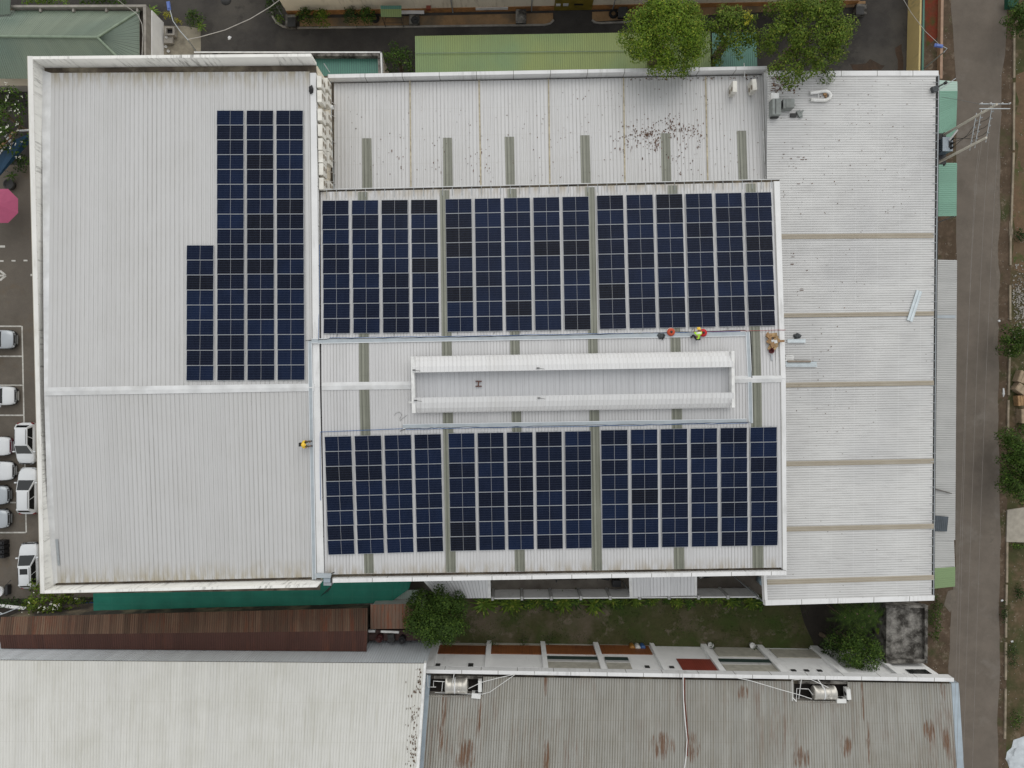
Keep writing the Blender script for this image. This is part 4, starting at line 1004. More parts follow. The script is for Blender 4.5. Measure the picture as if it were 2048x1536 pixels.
# rails and sheets
M['blueal'] = m_plain('blueish_aluminium', (.62, .68, .71), .45, 0, var=.1)
def rail_bundle(label, ax, ay, bx, by, n, sp, plane=EP, w=.12, name='rail_bundle'):
    t = thing(name, label, 'rails', plane((ax + bx) / 2, (ay + by) / 2))
    a, b = plane(ax, ay, .12), plane(bx, by, .12); d = (b - a).normalized(); s = plane.n.cross(d)
    for i in range(n):
        o = s * ((i - (n - 1) / 2) * sp) + d * rng.uniform(-.12, .12); m = MB(); h = s * w / 2
        m.slab(a + o - h, b + o - h, b + o + h, a + o + h, .07)
        for e in (-1, 1):
            g = s * (w / 2 * e); k = s * .015; up = V((0, 0, .03)); m.slab(a + o + g - k + up, b + o + g - k + up, b + o + g + k + up, a + o + g + k + up, .03)
        m.build('rail', M['blueal'], t)
rail_bundle('pair of long aluminium channels lying slantwise on the east roof', 1837.5, 580, 1818, 640, 2, .26, w=.2)
rail_bundle('short grey aluminium channel below the dark bag on the east roof', 1571, 682, 1607, 682, 1, .2, w=.26)
rail_bundle('bundle of bright aluminium rails beside the main roof edge', 1572, 728.5, 1634, 728.5, 3, .14, w=.1)
m = MB(); a, b = EP(1573, 723, .25), EP(1619, 723, .25); s = V((0, .08, 0)); m.slab(a - s, b - s, b + s, a + s, .1); m.build('timber_batten', m_plain('grey_timber', (.25, .21, .17), .85), None, 'grey brown batten on top of the aluminium rails', 'batten', origin=a)
t = thing('sheet_stack', 'small stack of shiny white metal sheets by the main roof edge', 'sheets', EP(1578, 716))
for i in range(4):
    q = EP(1578, 711.5 + i * 3.2, .1); m = MB(); m.box(q, (.62 + .1 * (i % 2), .11, .08)); m.build('sheet', M['white'], t)
def lump(name, label, cat, plane, px, py, r, mat, n=9, seed=1, flat=.55):
    """soft irregular heap made of one welded blob"""
    q = plane(px, py); rr = random.Random(seed); bm = bmesh.new()
    bmesh.ops.create_icosphere(bm, subdivisions=3, radius=1)
    for v_ in bm.verts:
        f = 1 + .45 * mnoise.noise(v_.co * 1.7 + V((seed * 3.1, 0, 0))) + .25 * mnoise.noise(v_.co * 4 + V((0, seed, 0)))
        v_.co = V((v_.co.x * r[0] * f, v_.co.y * r[1] * f, max(0, v_.co.z * r[2] * f)))
    bmesh.ops.delete(bm, geom=[f_ for f_ in bm.faces if max(w_.co.z for w_ in f_.verts) < 1e-4], context='FACES')
    me = bpy.data.meshes.new(name); bm.to_mesh(me); bm.free(); me.materials.append(mat)
    for p in me.polygons: p.use_smooth = True
    o = bpy.data.objects.new(name, me); COL.objects.link(o); o.location = q; ORG[o.name] = q
    return tag(o, label, cat)
M['greycloth'] = m_plain('dark_grey_cloth', (.07, .075, .08), .9, var=.4, scale=8)
lump('tool_bag', 'crumpled dark grey bag on the east roof by the main roof edge', 'bag', EP, 1594, 672, (.36, .24, .25), M['greycloth'], seed=4)
t = thing('cover_sheet', 'dark blue grey square sheet lying on the long grey canopy', 'sheet', P(1882, 1047, 4))
m = MB(); A, B, C, D = P(1870, 1031, 4.2), P(1897, 1033.5, 4.0), P(1894, 1063, 4.0), P(1868.5, 1062, 4.2); m.ribbed(A, B, C, D, 7, .02, .3); m.build('panel', m_plain('slate_sheet', (.07, .085, .1), .6), t)
m = MB(); m.tube([P(1869, 977.5, 4.25), P(1903, 987, 3.95)], .07, 6, .05); m.build('wooden_pole', m_plain('weathered_pole', (.14, .13, .12), .8), None, 'short dark pole lying slantwise on the long grey canopy', 'pole', origin=P(1886, 982, 4.2))
# debris heap on the main roof
dr = random.Random(5)
for i in range(13):
    px, py = [(1535, 673), (1542, 671), (1549, 674), (1538, 680), (1546, 681), (1553, 678), (1556, 683), (1541, 687), (1549, 687), (1543, 692), (1538, 695), (1547, 697), (1535, 684)][i]
    q = MN(px, py, .1); sx, sy = dr.uniform(.2, .42), dr.uniform(.15, .32); t = None
    m = MB(); a = dr.uniform(0, 3); hgt = dr.uniform(.08, .3)
    m.box(q + V((0, 0, hgt / 2)), (sx, sy, hgt), a)
    f1 = Matrix.Rotation(a, 3, 'Z')
    m.slab(*[q + f1 @ V(p) for p in ((sx / 2, -sy / 2, hgt), (sx / 2 + .15, -sy / 2, hgt + .1), (sx / 2 + .15, sy / 2, hgt + .1), (sx / 2, sy / 2, hgt))], .01)
    lab = ['crumpled brown cardboard box in the packaging heap on the main roof', 'torn cardboard scrap in the packaging heap on the main roof'][i % 2]
    m.build('cardboard_box' if i % 2 == 0 else 'cardboard_scrap', M['card'] if i % 3 else M['wood'], None, lab, 'cardboard', 'cardboard boxes in the heap' if i % 2 == 0 else 'cardboard scraps in the heap', origin=q)
q = MN(1545, 684.5, .35); m = MB(); m.box(q, (.42, .3, .1), .2); m.build('white_sack', M['flash'], None, 'pale folded sack on top of the packaging heap', 'sack', origin=q)
t = thing('pot', 'dark red pot at the lower end of the packaging heap', 'pot', MN(1541, 702))
m = MB(); m.lathe(MN(1541, 702, .02), [(0, 0), (.16, 0), (.2, .26), (.17, .26), (.14, .04), (0, .04)], 16); m.build('bowl', m_plain('dark_red_plastic', (.09, .01, .012), .5), t)
m = MB(); m.box(MN(1543, 715, .06), (.14, .42, .1)); m.build('tray_offcut', M['steel'], None, 'short grey tray offcut below the packaging heap', 'offcut', origin=MN(1543, 715))
# bracket lying in the vent
t = thing('steel_bracket', 'rusty H shaped steel piece lying in the ridge vent', 'bracket', P(957, 768, 13.85))
for (x0, y0_, x1, y1_) in ((951, 762.5, 963.5, 762.5), (951, 772.5, 963.5, 772.5), (957.5, 762.5, 956.5, 772.5)):
    m = MB(); a, b = P(x0, y0_, 13.9), P(x1, y1_, 13.9); m.tube([a, b], .05, 6); m.build('bar', m_plain('rusty_bar', (.13, .06, .045), .8), t)
# cable drums and tool bag beside the workers
def drum(px, py, col, label):
    q = MN(px, py, .06); t = thing('cable_drum', label, 'cable drum', q)
    M_ = m_plain('drum_cable', col, .5)
    m = MB(); m.lathe(q, [(0, 0), (.33, 0), (.33, .03), (.3, .03)], 18); m.lathe(q, [(.3, .27), (.31, .3), (.0, .3)], 18) if 0 else None; m.build('flange', M['flash'], t)
    m = MB(); m.lathe(q, [(.28, .03), (.31, .1), (.28, .2), (.2, .26), (.09, .24)], 16); m.build('wound_cable', M_, t)
    m = MB(); m.lathe(q, [(.09, .03), (.09, .3), (0, .3)], 10); m.build('hub', M['dark'], t)
drum(1341, 664.5, (.5, .07, .025), 'orange cable drum below the north array, left of the crouching worker')
drum(1405, 666, (.5, .012, .015), 'red cable drum just right of the crouching worker')
lump('tool_bag', 'dark grey tool bag left of the orange cable drum', 'bag', MN, 1322, 672, (.3, .24, .24), M['greycloth'], seed=8)
m = MB(); m.tube([MN(1327, 669, .2), MN(1324, 680, .1)], .05, 6); m.build('drill', M['black'], None, 'black power tool leaning on the dark tool bag', 'tool', origin=MN(1325, 673))
# ================================================================== people
M['skin'] = m_plain('skin', (.28, .15, .09), .6, var=.05)
M['hivis'] = m_plain('hivis_vest', (.5, .85, .06), .6, var=.08)
M['vestwhite'] = m_plain('reflective_band', (.75, .8, .7), .4)
M['yellow'] = m_plain('yellow_cloth', (.75, .5, .02), .6, var=.1)
M['helmet'] = m_plain('yellow_helmet', (.8, .52, .05), .3, var=.04)
M['navycloth'] = m_plain('dark_trousers', (.02, .02, .03), .85)
M['olive'] = m_plain('olive_trousers', (.07, .075, .04), .85)
M['hair'] = m_plain('black_hair', (.012, .01, .009), .7)
def skin_obj(name, mat, verts, edges, radii, parent, sub=1, root=0):
    me = bpy.data.meshes.new(name); me.from_pydata([tuple(v) for v in verts], edges, []); me.update()
    o = bpy.data.objects.new(name, me); COL.objects.link(o); o.parent = parent
    md = o.modifiers.new('Skin', 'SKIN'); md.use_smooth_shade = True
    if not me.skin_vertices: bpy.context.view_layer.update()
    for i, r in enumerate(radii):
        sv = me.skin_vertices[0].data[i]; sv.radius = (r, r) if not isinstance(r, tuple) else r
        sv.use_root = (i == root)
    if sub:
        s = o.modifiers.new('Sub', 'SUBSURF'); s.levels = sub; s.render_levels = sub
    me.materials.append(mat)
    return o
def person(label, loc, rotz, J, shirt, trousers, helmet=True, vest_band=False, backpack=False):
    """J: joint positions in the person's own frame (facing +Y)"""
    t = thing('person', label, 'person', loc, None, rotz); ORG[t.name] = V((0, 0, 0))
    names = ['pelvis', 'waist', 'chest', 'neck', 'chin', 'crown']; vs = []; ed = []; rd = []
    def add(p, r, parent=None):
        vs.append(V(p)); rd.append(r); i = len(vs) - 1
        if parent is not None: ed.append((parent, i))
        return i
    pel = add(J['pelvis'], .13); wa = add(J['waist'], .125, pel); ch = add(J['chest'], (.17, .13), wa)
    nk = add(J['neck'], .06, ch); hd = add(J['head'], .095, nk); cr = add(V(J['head']) + (V(J['head']) - V(J['neck'])).normalized() * .1, .08, hd)
    face = add(V(J['head']) + V(J['face']) * .1, .025, hd)
    for s in ('L', 'R'):
        sh = add(J['sh' + s], .07, ch); el = add(J['el' + s], .045, sh); wr = add(J['wr' + s], .032, el)
        d = (V(J['wr' + s]) - V(J['el' + s])).normalized(); side = d.cross(V((0, 0, 1)))
        side = side.normalized() if side.length > .1 else V((1, 0, 0))
        pm = add(V(J['wr' + s]) + d * .07, (.036, .018), wr)
        for k in range(5):
            o = (k - 2) * .018
            if k == 0:
                f1 = add(V(J['wr' + s]) + d * .05 + side * -.045, .011, pm); add(V(J['wr' + s]) + d * .09 + side * -.06 + V((0, 0, -.01)), .009, f1)
            else:
                ln = (.05, .056, .052, .042)[k - 1]
                f1 = add(V(J['wr' + s]) + d * (.1) + side * o, .009, pm); add(V(J['wr' + s]) + d * (.1 + ln) + side * o * 1.1 + V((0, 0, -.022)), .008, f1)
        hp = add(J['hip' + s], .095, pel); kn = add(J['kn' + s], .06, hp); an_ = add(J['an' + s], .042, kn); add(J['toe' + s], .035, an_)
    skin_obj('body', M['skin'], vs, ed, rd, t)
    v2 = [J['waist'], J['chest'], V(J['neck']) - (V(J['neck']) - V(J['chest'])) * .25, J['shL'], lerp(V(J['shL']), V(J['elL']), .7), J['shR'], lerp(V(J['shR']), V(J['elR']), .7), J['pelvis']]
    skin_obj('shirt', shirt, v2, [(0, 1), (1, 2), (1, 3), (3, 4), (1, 5), (5, 6), (0, 7)], [.15, (.2, .155), .09, .1, .075, .1, .075, .15], t)
    if vest_band:
        v3 = [V(J['shL']) + V((0, 0, .045)), V(J['chest']) + (V(J['chest']) - V(J['pelvis'])).normalized() * .1 + V((0, -.03, .1)), V(J['shR']) + V((0, 0, .045))]
        skin_obj('shoulder_band', M['vestwhite'], v3, [(0, 1), (1, 2)], [.075, .085, .075], t)
    v4 = [J['pelvis'], J['hipL'], J['knL'], lerp(V(J['knL']), V(J['anL']), .9), J['hipR'], J['knR'], lerp(V(J['knR']), V(J['anR']), .9)]
    skin_obj('trousers', trousers, v4, [(0, 1), (1, 2), (2, 3), (0, 4), (4, 5), (5, 6)], [.145, .115, .08, .06, .115, .08, .06], t)
    for s in ('L', 'R'):
        skin_obj('shoe', M['black'], [J['an' + s], J['toe' + s]], [(0, 1)], [.05, .045], t)
    up = (V(J['head']) - V(J['neck'])).normalized()
    q = up.to_track_quat('Z', 'Y').to_matrix(); c = V(J['head']) + up * .045
    m = MB(); m.lathe(c, [(.112, 0), (.113, .03), (.1, .08), (.065, .115), (0, .13)], 18, q)
    m.build('hair', M['hair'], t)
    if helmet:
        m = MB(); m.lathe(c, [(.165, .02), (.16, .032), (.142, .035), (.14, .08), (.115, .13), (.07, .158), (0, .168)], 20, q)
        f = V(J['face']); m.box(c + f * .15 + up * .02, (.16, .1, .015)); m.build('helmet', M['helmet'], t)
    if backpack:
        b = V(J['chest']); m = MB(); m.box(b + V((0, -.2, .0)), (.28, .14, .4)); m.build('backpack', M['black'], t)
    return t
# worker bending over the cables: seen from above the yellow helmet points north, vest to the south
J = dict(pelvis=(0, -.3, .5), waist=(0, -.16, .66), chest=(0, .04, .82), neck=(0, .2, .92), head=(0, .31, .96), face=(0, .7, -.7),
         shL=(-.19, .06, .84), shR=(.19, .06, .84), elL=(-.27, .2, .6), elR=(.27, .22, .6), wrL=(-.16, .36, .38), wrR=(.17, .38, .36),
         hipL=(-.1, -.3, .48), hipR=(.1, -.3, .48), knL=(-.32, .0, .42), knR=(.2, .08, .46), anL=(-.36, -.22, .09), anR=(.16, -.18, .08), toeL=(-.42, -.05, .04), toeR=(.18, .02, .04))
person('worker in neon yellow vest and helmet crouching over cables below the north array', MN(1391, 670, .03), R(4), J, M['hivis'], M['navycloth'], True, True)
# worker in yellow on the left warehouse edge, feet to the east
J = dict(pelvis=(0, -.12, .38), waist=(0, -.1, .54), chest=(0, -.02, .76), neck=(0, .03, .93), head=(0, .07, 1.03), face=(0, .9, -.35),
         shL=(-.2, -.02, .8), shR=(.2, -.02, .8), elL=(-.28, .12, .58), elR=(.28, .12, .58), wrL=(-.17, .3, .45), wrR=(.17, .3, .45),
         hipL=(-.11, -.08, .33), hipR=(.11, -.08, .33), knL=(-.2, .27, .5), knR=(.18, .27, .5), anL=(-.2, .33, .09), anR=(.17, .35, .09), toeL=(-.21, .5, .05), toeR=(.18, .52, .05))
person('worker in yellow shirt and helmet with dark backpack sitting on the left warehouse edge', LS(613, 887, .05), R(-90), J, M['yellow'], M['olive'], True, False, True)
lump('black_bag', 'black bag lying on the left warehouse edge near the condensers', 'bag', LN, 623, 180, (.2, .36, .3), M['black'], seed=2)

# ================================================================== cars
def car(label, x, y, heading, paint, L=4.3, W=1.78, H=1.55, sunroof=False, front='dark', kind='suv', group='cars parked on the left'):
    loc = V((x, y, 0)); t = thing('parked_car', label, 'car', loc, group, heading); ORG[t.name] = V((0, 0, 0))
    hl, hw = L / 2, W / 2
    st = [(-1.0, .5, .7), (-.97, .76, .88), (-.88, .92, .96), (-.5, 1, .98), (0, 1, .97), (.3, 1, .96), (.5, .99, .95), (.7, .97, .9), (.85, .9, .83), (.93, .78, .75), (.98, .6, .67), (1.0, .42, .58)]
    m = MB(); rings = []
    for (fy_, fw, zt) in st:
        w = hw * fw; yv = fy_ * hl
        half = [(w * .9, .25), (w * .985, .42), (w, .62 * zt + .1), (w * .965, zt - .06), (w * .86, zt - .005), (w * .5, zt + .035), (0, zt + .045)]
        ring = [V((a, yv, b)) for a, b in half] + [V((-a, yv, b)) for a, b in half[-2::-1]]
        rings.append(ring)
    n = len(rings[0]); vs = [p for r in rings for p in r]; fs = []
    for i in range(len(rings) - 1):
        for k in range(n - 1): fs.append((i * n + k, i * n + k + 1, (i + 1) * n + k + 1, (i + 1) * n + k))
        fs.append((i * n + n - 1, i * n, (i + 1) * n, (i + 1) * n + n - 1))
    fs.append(tuple(range(n))[::-1]) ; fs.append(tuple((len(rings) - 1) * n + k for k in range(n)))
    m.mesh(vs, fs, smooth=True)
    m.build('body', paint, t)
    # cabin
    zb = .96; b0, b1 = (-.93 if kind == 'suv' else -.8) * hl, .5 * hl; r0, r1 = (-.78 if kind == 'suv' else -.55) * hl, .06 * hl
    bw, rw = hw * .9, hw * .66
    Bq = [V((-bw, b0, zb)), V((bw, b0, zb)), V((bw, b1, zb)), V((-bw, b1, zb))]
    Tq = [V((-rw, r0, H - .05)), V((rw, r0, H - .05)), V((rw, r1, H - .05)), V((-rw, r1, H - .05))]
    m = MB(); m.mesh(Bq + Tq, [(0, 1, 5, 4), (1, 2, 6, 5), (2, 3, 7, 6), (3, 0, 4, 7)])
    cw = [V((-rw * .8, r0 * .96, H)), V((rw * .8, r0 * .96, H)), V((rw * .8, r1 - .08, H)), V((-rw * .8, r1 - .08, H))]
    m.mesh(Tq + cw, [(0, 1, 5, 4), (1, 2, 6, 5), (2, 3, 7, 6), (3, 0, 4, 7), (4, 5, 6, 7)], smooth=True)
    m.build('roof', paint, t)
    def pane(name, a, b, c, d, l0, l1, h0, h1):
        nn_ = (b - a).cross(d - a).normalized() * .012
        q = lambda u, v: lerp(lerp(a, b, u), lerp(d, c, u), v) + nn_
        m = MB(); m.face([q(l0, h0), q(l1, h0), q(l1, h1), q(l0, h1)]); m.build(name, M['cargl'], t)
    pane('windscreen', Bq[2], Bq[3], Tq[3], Tq[2], .04, .96, .04, .95)
    pane('rear_window', Bq[0], Bq[1], Tq[1], Tq[0], .1, .9, .3, .92)
    for (a, b, c, d) in ((Bq[1], Bq[2], Tq[2], Tq[1]), (Bq[3], Bq[0], Tq[0], Tq[3])):
        pane('side_window', a, b, c, d, .1, .5, .12, .9); pane('side_window', a, b, c, d, .53, .92, .12, .9)
    if sunroof:
        m = MB(); m.face([(-rw * .62, r1 - .75, H + .008), (rw * .62, r1 - .75, H + .008), (rw * .62, r1 - .22, H + .008), (-rw * .62, r1 - .22, H + .008)]); m.build('sunroof', M['cargl'], t)
    for sx in (-1, 1):
        for yv in (-.6 * hl, .62 * hl):
            m = MB(); c = V((sx * (hw - .1) - .1, yv, .32)); m.lathe(c, [(0, -.0), (.2, .0), (.31, .01), (.33, .05), (.33, .17), (.31, .21), (.2, .22), (0, .22)], 18, 'X'); w_ = m.build('wheel', M['tyre'], t)
            m = MB(); m.lathe(c + V((.225 if sx > 0 else -.005, 0, 0)), [(.2, 0), (.06, .004 * sx), (0, .004 * sx)], 12, 'X'); m.build('rim', M['rim'], w_)
        m = MB(); m.box((sx * (hw + .08), .38 * hl, 1.0), (.2, .12, .14)); m.build('side_mirror', paint, t)
        m = MB(); m.box((sx * hw * .6, hl * .945, .66), (.34, .16, .12), -sx * .35); m.build('headlight', M['glassclear'], t)
        m = MB(); m.box((sx * hw * .72, -hl * .965, .78), (.22, .14, .2), sx * .25); m.build('tail_light', M['tail'], t)
    m = MB()
    m.mesh([V((-hw * .62, hl * .985, .3)), V((hw * .62, hl * .985, .3)), V((hw * .62, hl * 1.01, .62)), V((-hw * .62, hl * 1.01, .62)), V((-hw * .86, hl * .9, .3)), V((hw * .86, hl * .9, .3)), V((hw * .86, hl * .94, .6)), V((-hw * .86, hl * .94, .6))],
           [(0, 1, 2, 3), (4, 0, 3, 7), (1, 5, 6, 2), (3, 2, 6, 7), (0, 4, 5, 1)]); m.build('front_bumper', M['black'] if front == 'dark' else paint, t)
    if front == 'dark':
        m = MB(); z = .80
        m.mesh([V((-hw * .66, hl * .955, .785)), V((hw * .66, hl * .955, .785)), V((hw * .6, hl * 1.0, .69)), V((-hw * .6, hl * 1.0, .69))], [(0, 1, 2, 3)][::-1]); m.build('grille', M['black'], t)
    for sx in (-1, 1):
        m = MB(); m.tube([(sx * rw * .88, r0 + .15, H + .02), (sx * rw * .88, r1 - .1, H + .02)], .018, 5); m.build('roof_rail', M['dark'], t)
    return t
M['glassclear'] = m_plain('headlight_glass', (.4, .42, .44), .15)
M['tail'] = m_plain('tail_light', (.2, .01, .01), .3)
wp = m_plain('white_car_paint', (.66, .68, .7), .25, var=.02); sp = m_plain('silver_car_paint', (.42, .45, .48), .3, .3, var=.03); mp = m_plain('maroon_car_paint', (.09, .015, .025), .3, var=.03); bp = m_plain('black_car_paint', (.014, .015, .018), .25)
def at_roof(px, py, z=1.5): q = P(px, py, z); return q.x, q.y
x, y = at_roof(41, 886); car('white car parked nose south, uppermost of the three beside the left parapet', x, y - .1, R(180), wp, 3.9)
x, y = at_roof(44.5, 992); car('white car parked nose north, middle of the three beside the left parapet', x, y + .35, 0, wp, 4.35, kind='suv', front='body')
x, y = at_roof(47.5, 1140); car('white car with dark sunroof parked near the flowering tree', x, y + .2, R(2), wp, 4.3, sunroof=True)
def nose(px, py, L): q = P(px, py, .5); return q.x - L / 2, q.y
for (px, py, L, pt, lab) in ((33, 679, 4.3, sp, 'silver car with nose at the topmost parking bay'), (35, 791.5, 4.2, wp, 'white car with black windscreen in the third bay'), (25.5, 892, 4.3, wp, 'white and maroon car behind the south facing white car'),
                             (31, 941.5, 4.4, wp, 'white car with long dark nose below the maroon trimmed one'), (21, 989.5, 4.2, sp, 'silver car with dark bumper, second from the lowest in its row'), (21.5, 1037, 4.2, sp, 'silver grey car with dark grille, lowest in its row')):
    x, y = nose(px, py, L); c = car(lab, x, y, R(-90), pt, L)
    if 'white and maroon' in lab:
        for ch in c.children:
            if ch.name.startswith(('front_bumper', 'grille')): ch.data.materials[0] = mp
x, y = P(1130, 1150, .8).x, P(1130, 1148, .8).y
car('black car half hidden under the main roof edge in the alley', x, y + .35, R(90), bp, 4.4)
# motorbikes under the eave
def motorbike(label, px, py, rz, col):
    q = P(px, py, 0); t = thing('motorbike', label, 'motorbike', q, 'motorbikes in the alley', rz); ORG[t.name] = V((0, 0, 0))
    for yv in (-.62, .62):
        m = MB(); m.lathe((-.05, yv, .28), [(.2, 0), (.28, .01), (.28, .09), (.2, .1)], 16, 'X'); m.build('wheel', M['tyre'], t)
    m = MB(); m.tube([(0, -.62, .45), (0, -.2, .6), (0, .2, .45), (0, .5, .72)], .11, 8); m.build('frame_body', col, t)
    m = MB(); m.tube([(0, -.6, .74), (0, -.1, .76), (0, .12, .7)], .12, 8); m.build('seat', M['black'], t)
    m = MB(); m.tube([(-.33, .42, .98), (0, .5, .95), (.33, .42, .98)], .02, 6); m.tube([(0, .62, .3), (0, .5, .95)], .04, 6); m.build('handlebar', M['dark'], t)
motorbike('pale motorbike poking out under the main roof edge, left of the middle alley canopy', 1203, 1152, R(80), M['white'])
motorbike('pale motorbike poking out under the main roof edge, right of the middle alley canopy', 1405, 1150, R(100), M['white'])
m = MB(); q = P(1232, 1165, .4); m.box(q, (.75, .55, .8)); m.box(q + V((0, 0, .42)), (.8, .6, .05)); m.build('bin', M['black'], None, 'black bin standing in the alley beside the middle canopy', 'bin', origin=q)
q = P(1518, 1156, .4); m = MB(); m.lathe(P(1520, 1158, 0), [(0, 0), (.4, 0), (.42, 1.0), (.38, 1.05), (0, 1.08)], 16); m.build('water_drum', m_plain('pale_blue_plastic', (.3, .4, .46), .5), None, 'pale blue drum in the alley corner by the east warehouse', 'drum', origin=P(1520, 1158, 0))

# ================================================================== water tanks and roof wells
M['stain'] = m_plain('stainless_steel', (.5, .48, .44), .42, .75, var=.12, scale=4)
M['wellfloor'] = m_plain('near_black_floor', (.018, .015, .013), .95, var=.5)  # near black tone for the sunken well floors
def well(x0, y0_, x1, y1_, label):
    t = thing('roof_well', label, 'roof well', P((x0 + x1) / 2, (y0_ + y1_) / 2, 5.5), 'roof wells of the terrace')
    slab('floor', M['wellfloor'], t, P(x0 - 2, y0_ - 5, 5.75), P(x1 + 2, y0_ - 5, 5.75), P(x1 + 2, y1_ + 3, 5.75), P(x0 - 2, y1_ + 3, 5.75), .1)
    m = MB(); m.slab(P(x0 - 1, y1_ + .8, 6.72), P(x1 + 1, y1_ + .8, 6.72), P(x1 + 1, y1_ + 2.5, 6.72), P(x0 - 1, y1_ + 2.5, 6.72), 1.0); m.build('back_kerb', M['conc'], t)
    m = MB(); m.slab(P(x0 + 10, y0_ + 2, 6.4), P(x1 - 2, y0_ + 2, 6.4), P(x1 - 2, y0_ + 8, 6.4), P(x0 + 10, y0_ + 8, 6.4), .3); m.build('ledge', M['moss'], t)
well(858, 1350, 967, 1391.5, 'dark roof well holding the left water tank'); well(1588, 1360, 1698, 1404.5, 'dark roof well holding the right water tank')
def tank(label, px, py, lpx, dpx, hx):
    zc = 6.75; q = P(px, py, zc); s = (CH - zc) / F; L = lpx * s; r = dpx * s / 2
    t = thing('water_tank', label, 'water tank', q, 'steel water tanks on the terrace roof')
    c = q + V((-L / 2, 0, 0)); pr_ = [(0, -.06), (r * .6, -.04), (r * .95, 0), (r, .04)]
    for k in range(9):
        a = .04 + (L - .08) * k / 8; pr_ += [(r, a), (r * .985, a + .02), (r, a + .04)] if k in (2, 4, 6) else [(r, a)]
    pr_ += [(r, L - .04), (r * .95, L), (r * .6, L + .05), (0, L + .07)]
    m = MB(); m.lathe(c, pr_, 32, 'X'); m.build('shell', M['stain'], t)
    m = MB(); m.lathe(q + V((hx, -.12, r - .03)), [(.2, 0), (.2, .08), (.16, .1), (.12, .05), (0, .05)], 18); m.build('hatch', M['stain'], t)
    m = MB(); m.lathe(q + V((-.12, 0, 0)), [(r + .012, -.06), (r + .012, .06)], 32, 'X'); m.build('strap', M['flash'], t)
    for dx in (-L * .35, L * .35):
        m = MB(); m.box(q + V((dx, 0, -r + .02)), (.08, r * 1.7, .1)); m.box(q + V((dx, r * .8, -.5)), (.06, .06, 1.0)); m.box(q + V((dx, -r * .8, -.5)), (.06, .06, 1.0)); m.build('stand', M['steel'], t)
tank('left horizontal steel water tank with a pale strap', 913, 1371, 44, 30, .25); tank('right horizontal steel water tank, nearer the road', 1648, 1385, 44, 26, .35)
M['acw'] = m_plain('white_unit', (.7, .7, .68), .45, var=.06)
def roofunit(label, px, py, sx, sy, sz, rz, zc=6.3):
    q = P(px, py, zc); t = thing('condenser_unit', label, 'air conditioner', q, 'condensers beside the water tanks')
    m = MB(); m.box(q + V((0, 0, sz / 2)), (sx, sy, sz), rz); m.build('casing', M['acw'], t)
    m = MB(); c = q + V((0, sy / 2 if sx > sy else 0, sz * .5)) + (V((-sx / 2, 0, 0)) if sx <= sy else V((0, 0, 0)))
    m.lathe(c, [(.22, -.012), (.2, .012), (0, .012)] if sx > sy else [(.22, .012), (.2, -.012), (0, -.012)], 14, 'Y' if sx > sy else 'X'); m.build('fan_grille', M['dark'], t)
roofunit('slim upright white condenser right of the left tank', 960.5, 1367, .3, .95, .6, 0); roofunit('white condenser lying crosswise below the left tank end', 953, 1386, .78, .42, .6, -.1)
roofunit('slim upright white condenser right of the right tank', 1691, 1383, .34, .9, .6, .1); roofunit('white condenser lying crosswise below the right tank end', 1678, 1397, .8, .36, .5, 0)
def pipe(label, pts, r=.03, mat='white', name='pipe', cat='pipe', group=None):
    q = [P(*p) for p in pts]; m = MB(); m.tube(q, r, 6); return m.build(name, M[mat], None, label, cat, group, origin=q[0])
z = 6.9
pipe('white water pipe dropping left of the left tank', [(855, 1350, z), (856, 1374, z), (872, 1374, z)]); pipe('bent white pipe entering the left tank', [(867, 1374, z), (867, 1362, z), (890, 1363.5, z)])
pipe('white pipe standing off the left tank', [(885.5, 1364, z), (883.5, 1383, z)]); pipe('white pipe over the top of the left tank', [(908.5, 1346, 7.4), (906, 1360, 7.5), (904.5, 1366, 7.45)])
pipe('white hose from the left tank up over the rust streaked roof', [(937, 1377, 7.2), (958, 1367, 7.1), (968, 1363, 7.0), (1000, 1355, 7.0), (1032, 1348, 7.0), (1060, 1347.5, 7.0), (1084, 1349, 7.0), (1110, 1347, 7.0)], .028)
pipe('white hose looping from the left well to the parapet', [(870, 1385, 6.6), (940, 1388, 6.7), (965, 1388, 7.0), (980, 1384, 7.0), (1030, 1349, 7.0)], .026)
pipe('white pipe frame around the right roof well', [(1584.5, 1402, 7), (1584, 1360, 7.0), (1603, 1358.5, 7.1), (1622, 1359, 7.2), (1657, 1375, 7.5)], .028)
pipe('bent white pipe entering the right tank', [(1592.5, 1401, z), (1593.5, 1377, z), (1617, 1378, z), (1626, 1390, z)]); pipe('slanting white pipe left of the right tank', [(1603, 1357, 7.2), (1600, 1378, 7.1), (1597.5, 1398, 6.8)])
pipe('short white pipe pair on top of the right tank', [(1635, 1358, 7.4), (1644, 1370, 7.5), (1646, 1376, 7.45)]); pipe('short thick white pipe in the lower left of the right well', [(1585, 1395, 6.9), (1593, 1403, 6.9)], .04)
pipe('long white hose sagging from the parapet into the right well', [(1455, 1352, 7.0), (1500, 1361, 7.0), (1560, 1379, 7.05), (1600, 1390, 7.0), (1624, 1398, 6.9)], .028)
pipe('white pipe pair running down the rust streaked roof', [(1366, 1347, 7.1), (1366.5, 1370, 6.85), (1367, 1400, 6.95), (1370, 1440, 7.1), (1374, 1480, 7.25), (1372, 1515, 7.4), (1368, 1545, 7.5)], .045)
M['rustpipe'] = m_plain('rusty_pipe', (.14, .04, .025), .8, var=.4, scale=4)
pipe('dark red rusty pipe beside the white pipe pair', [(1368.5, 1350, 6.85), (1369.5, 1400, 6.9), (1373, 1440, 7.05), (1376, 1480, 7.2), (1374.5, 1512, 7.35)], .06, 'rustpipe')

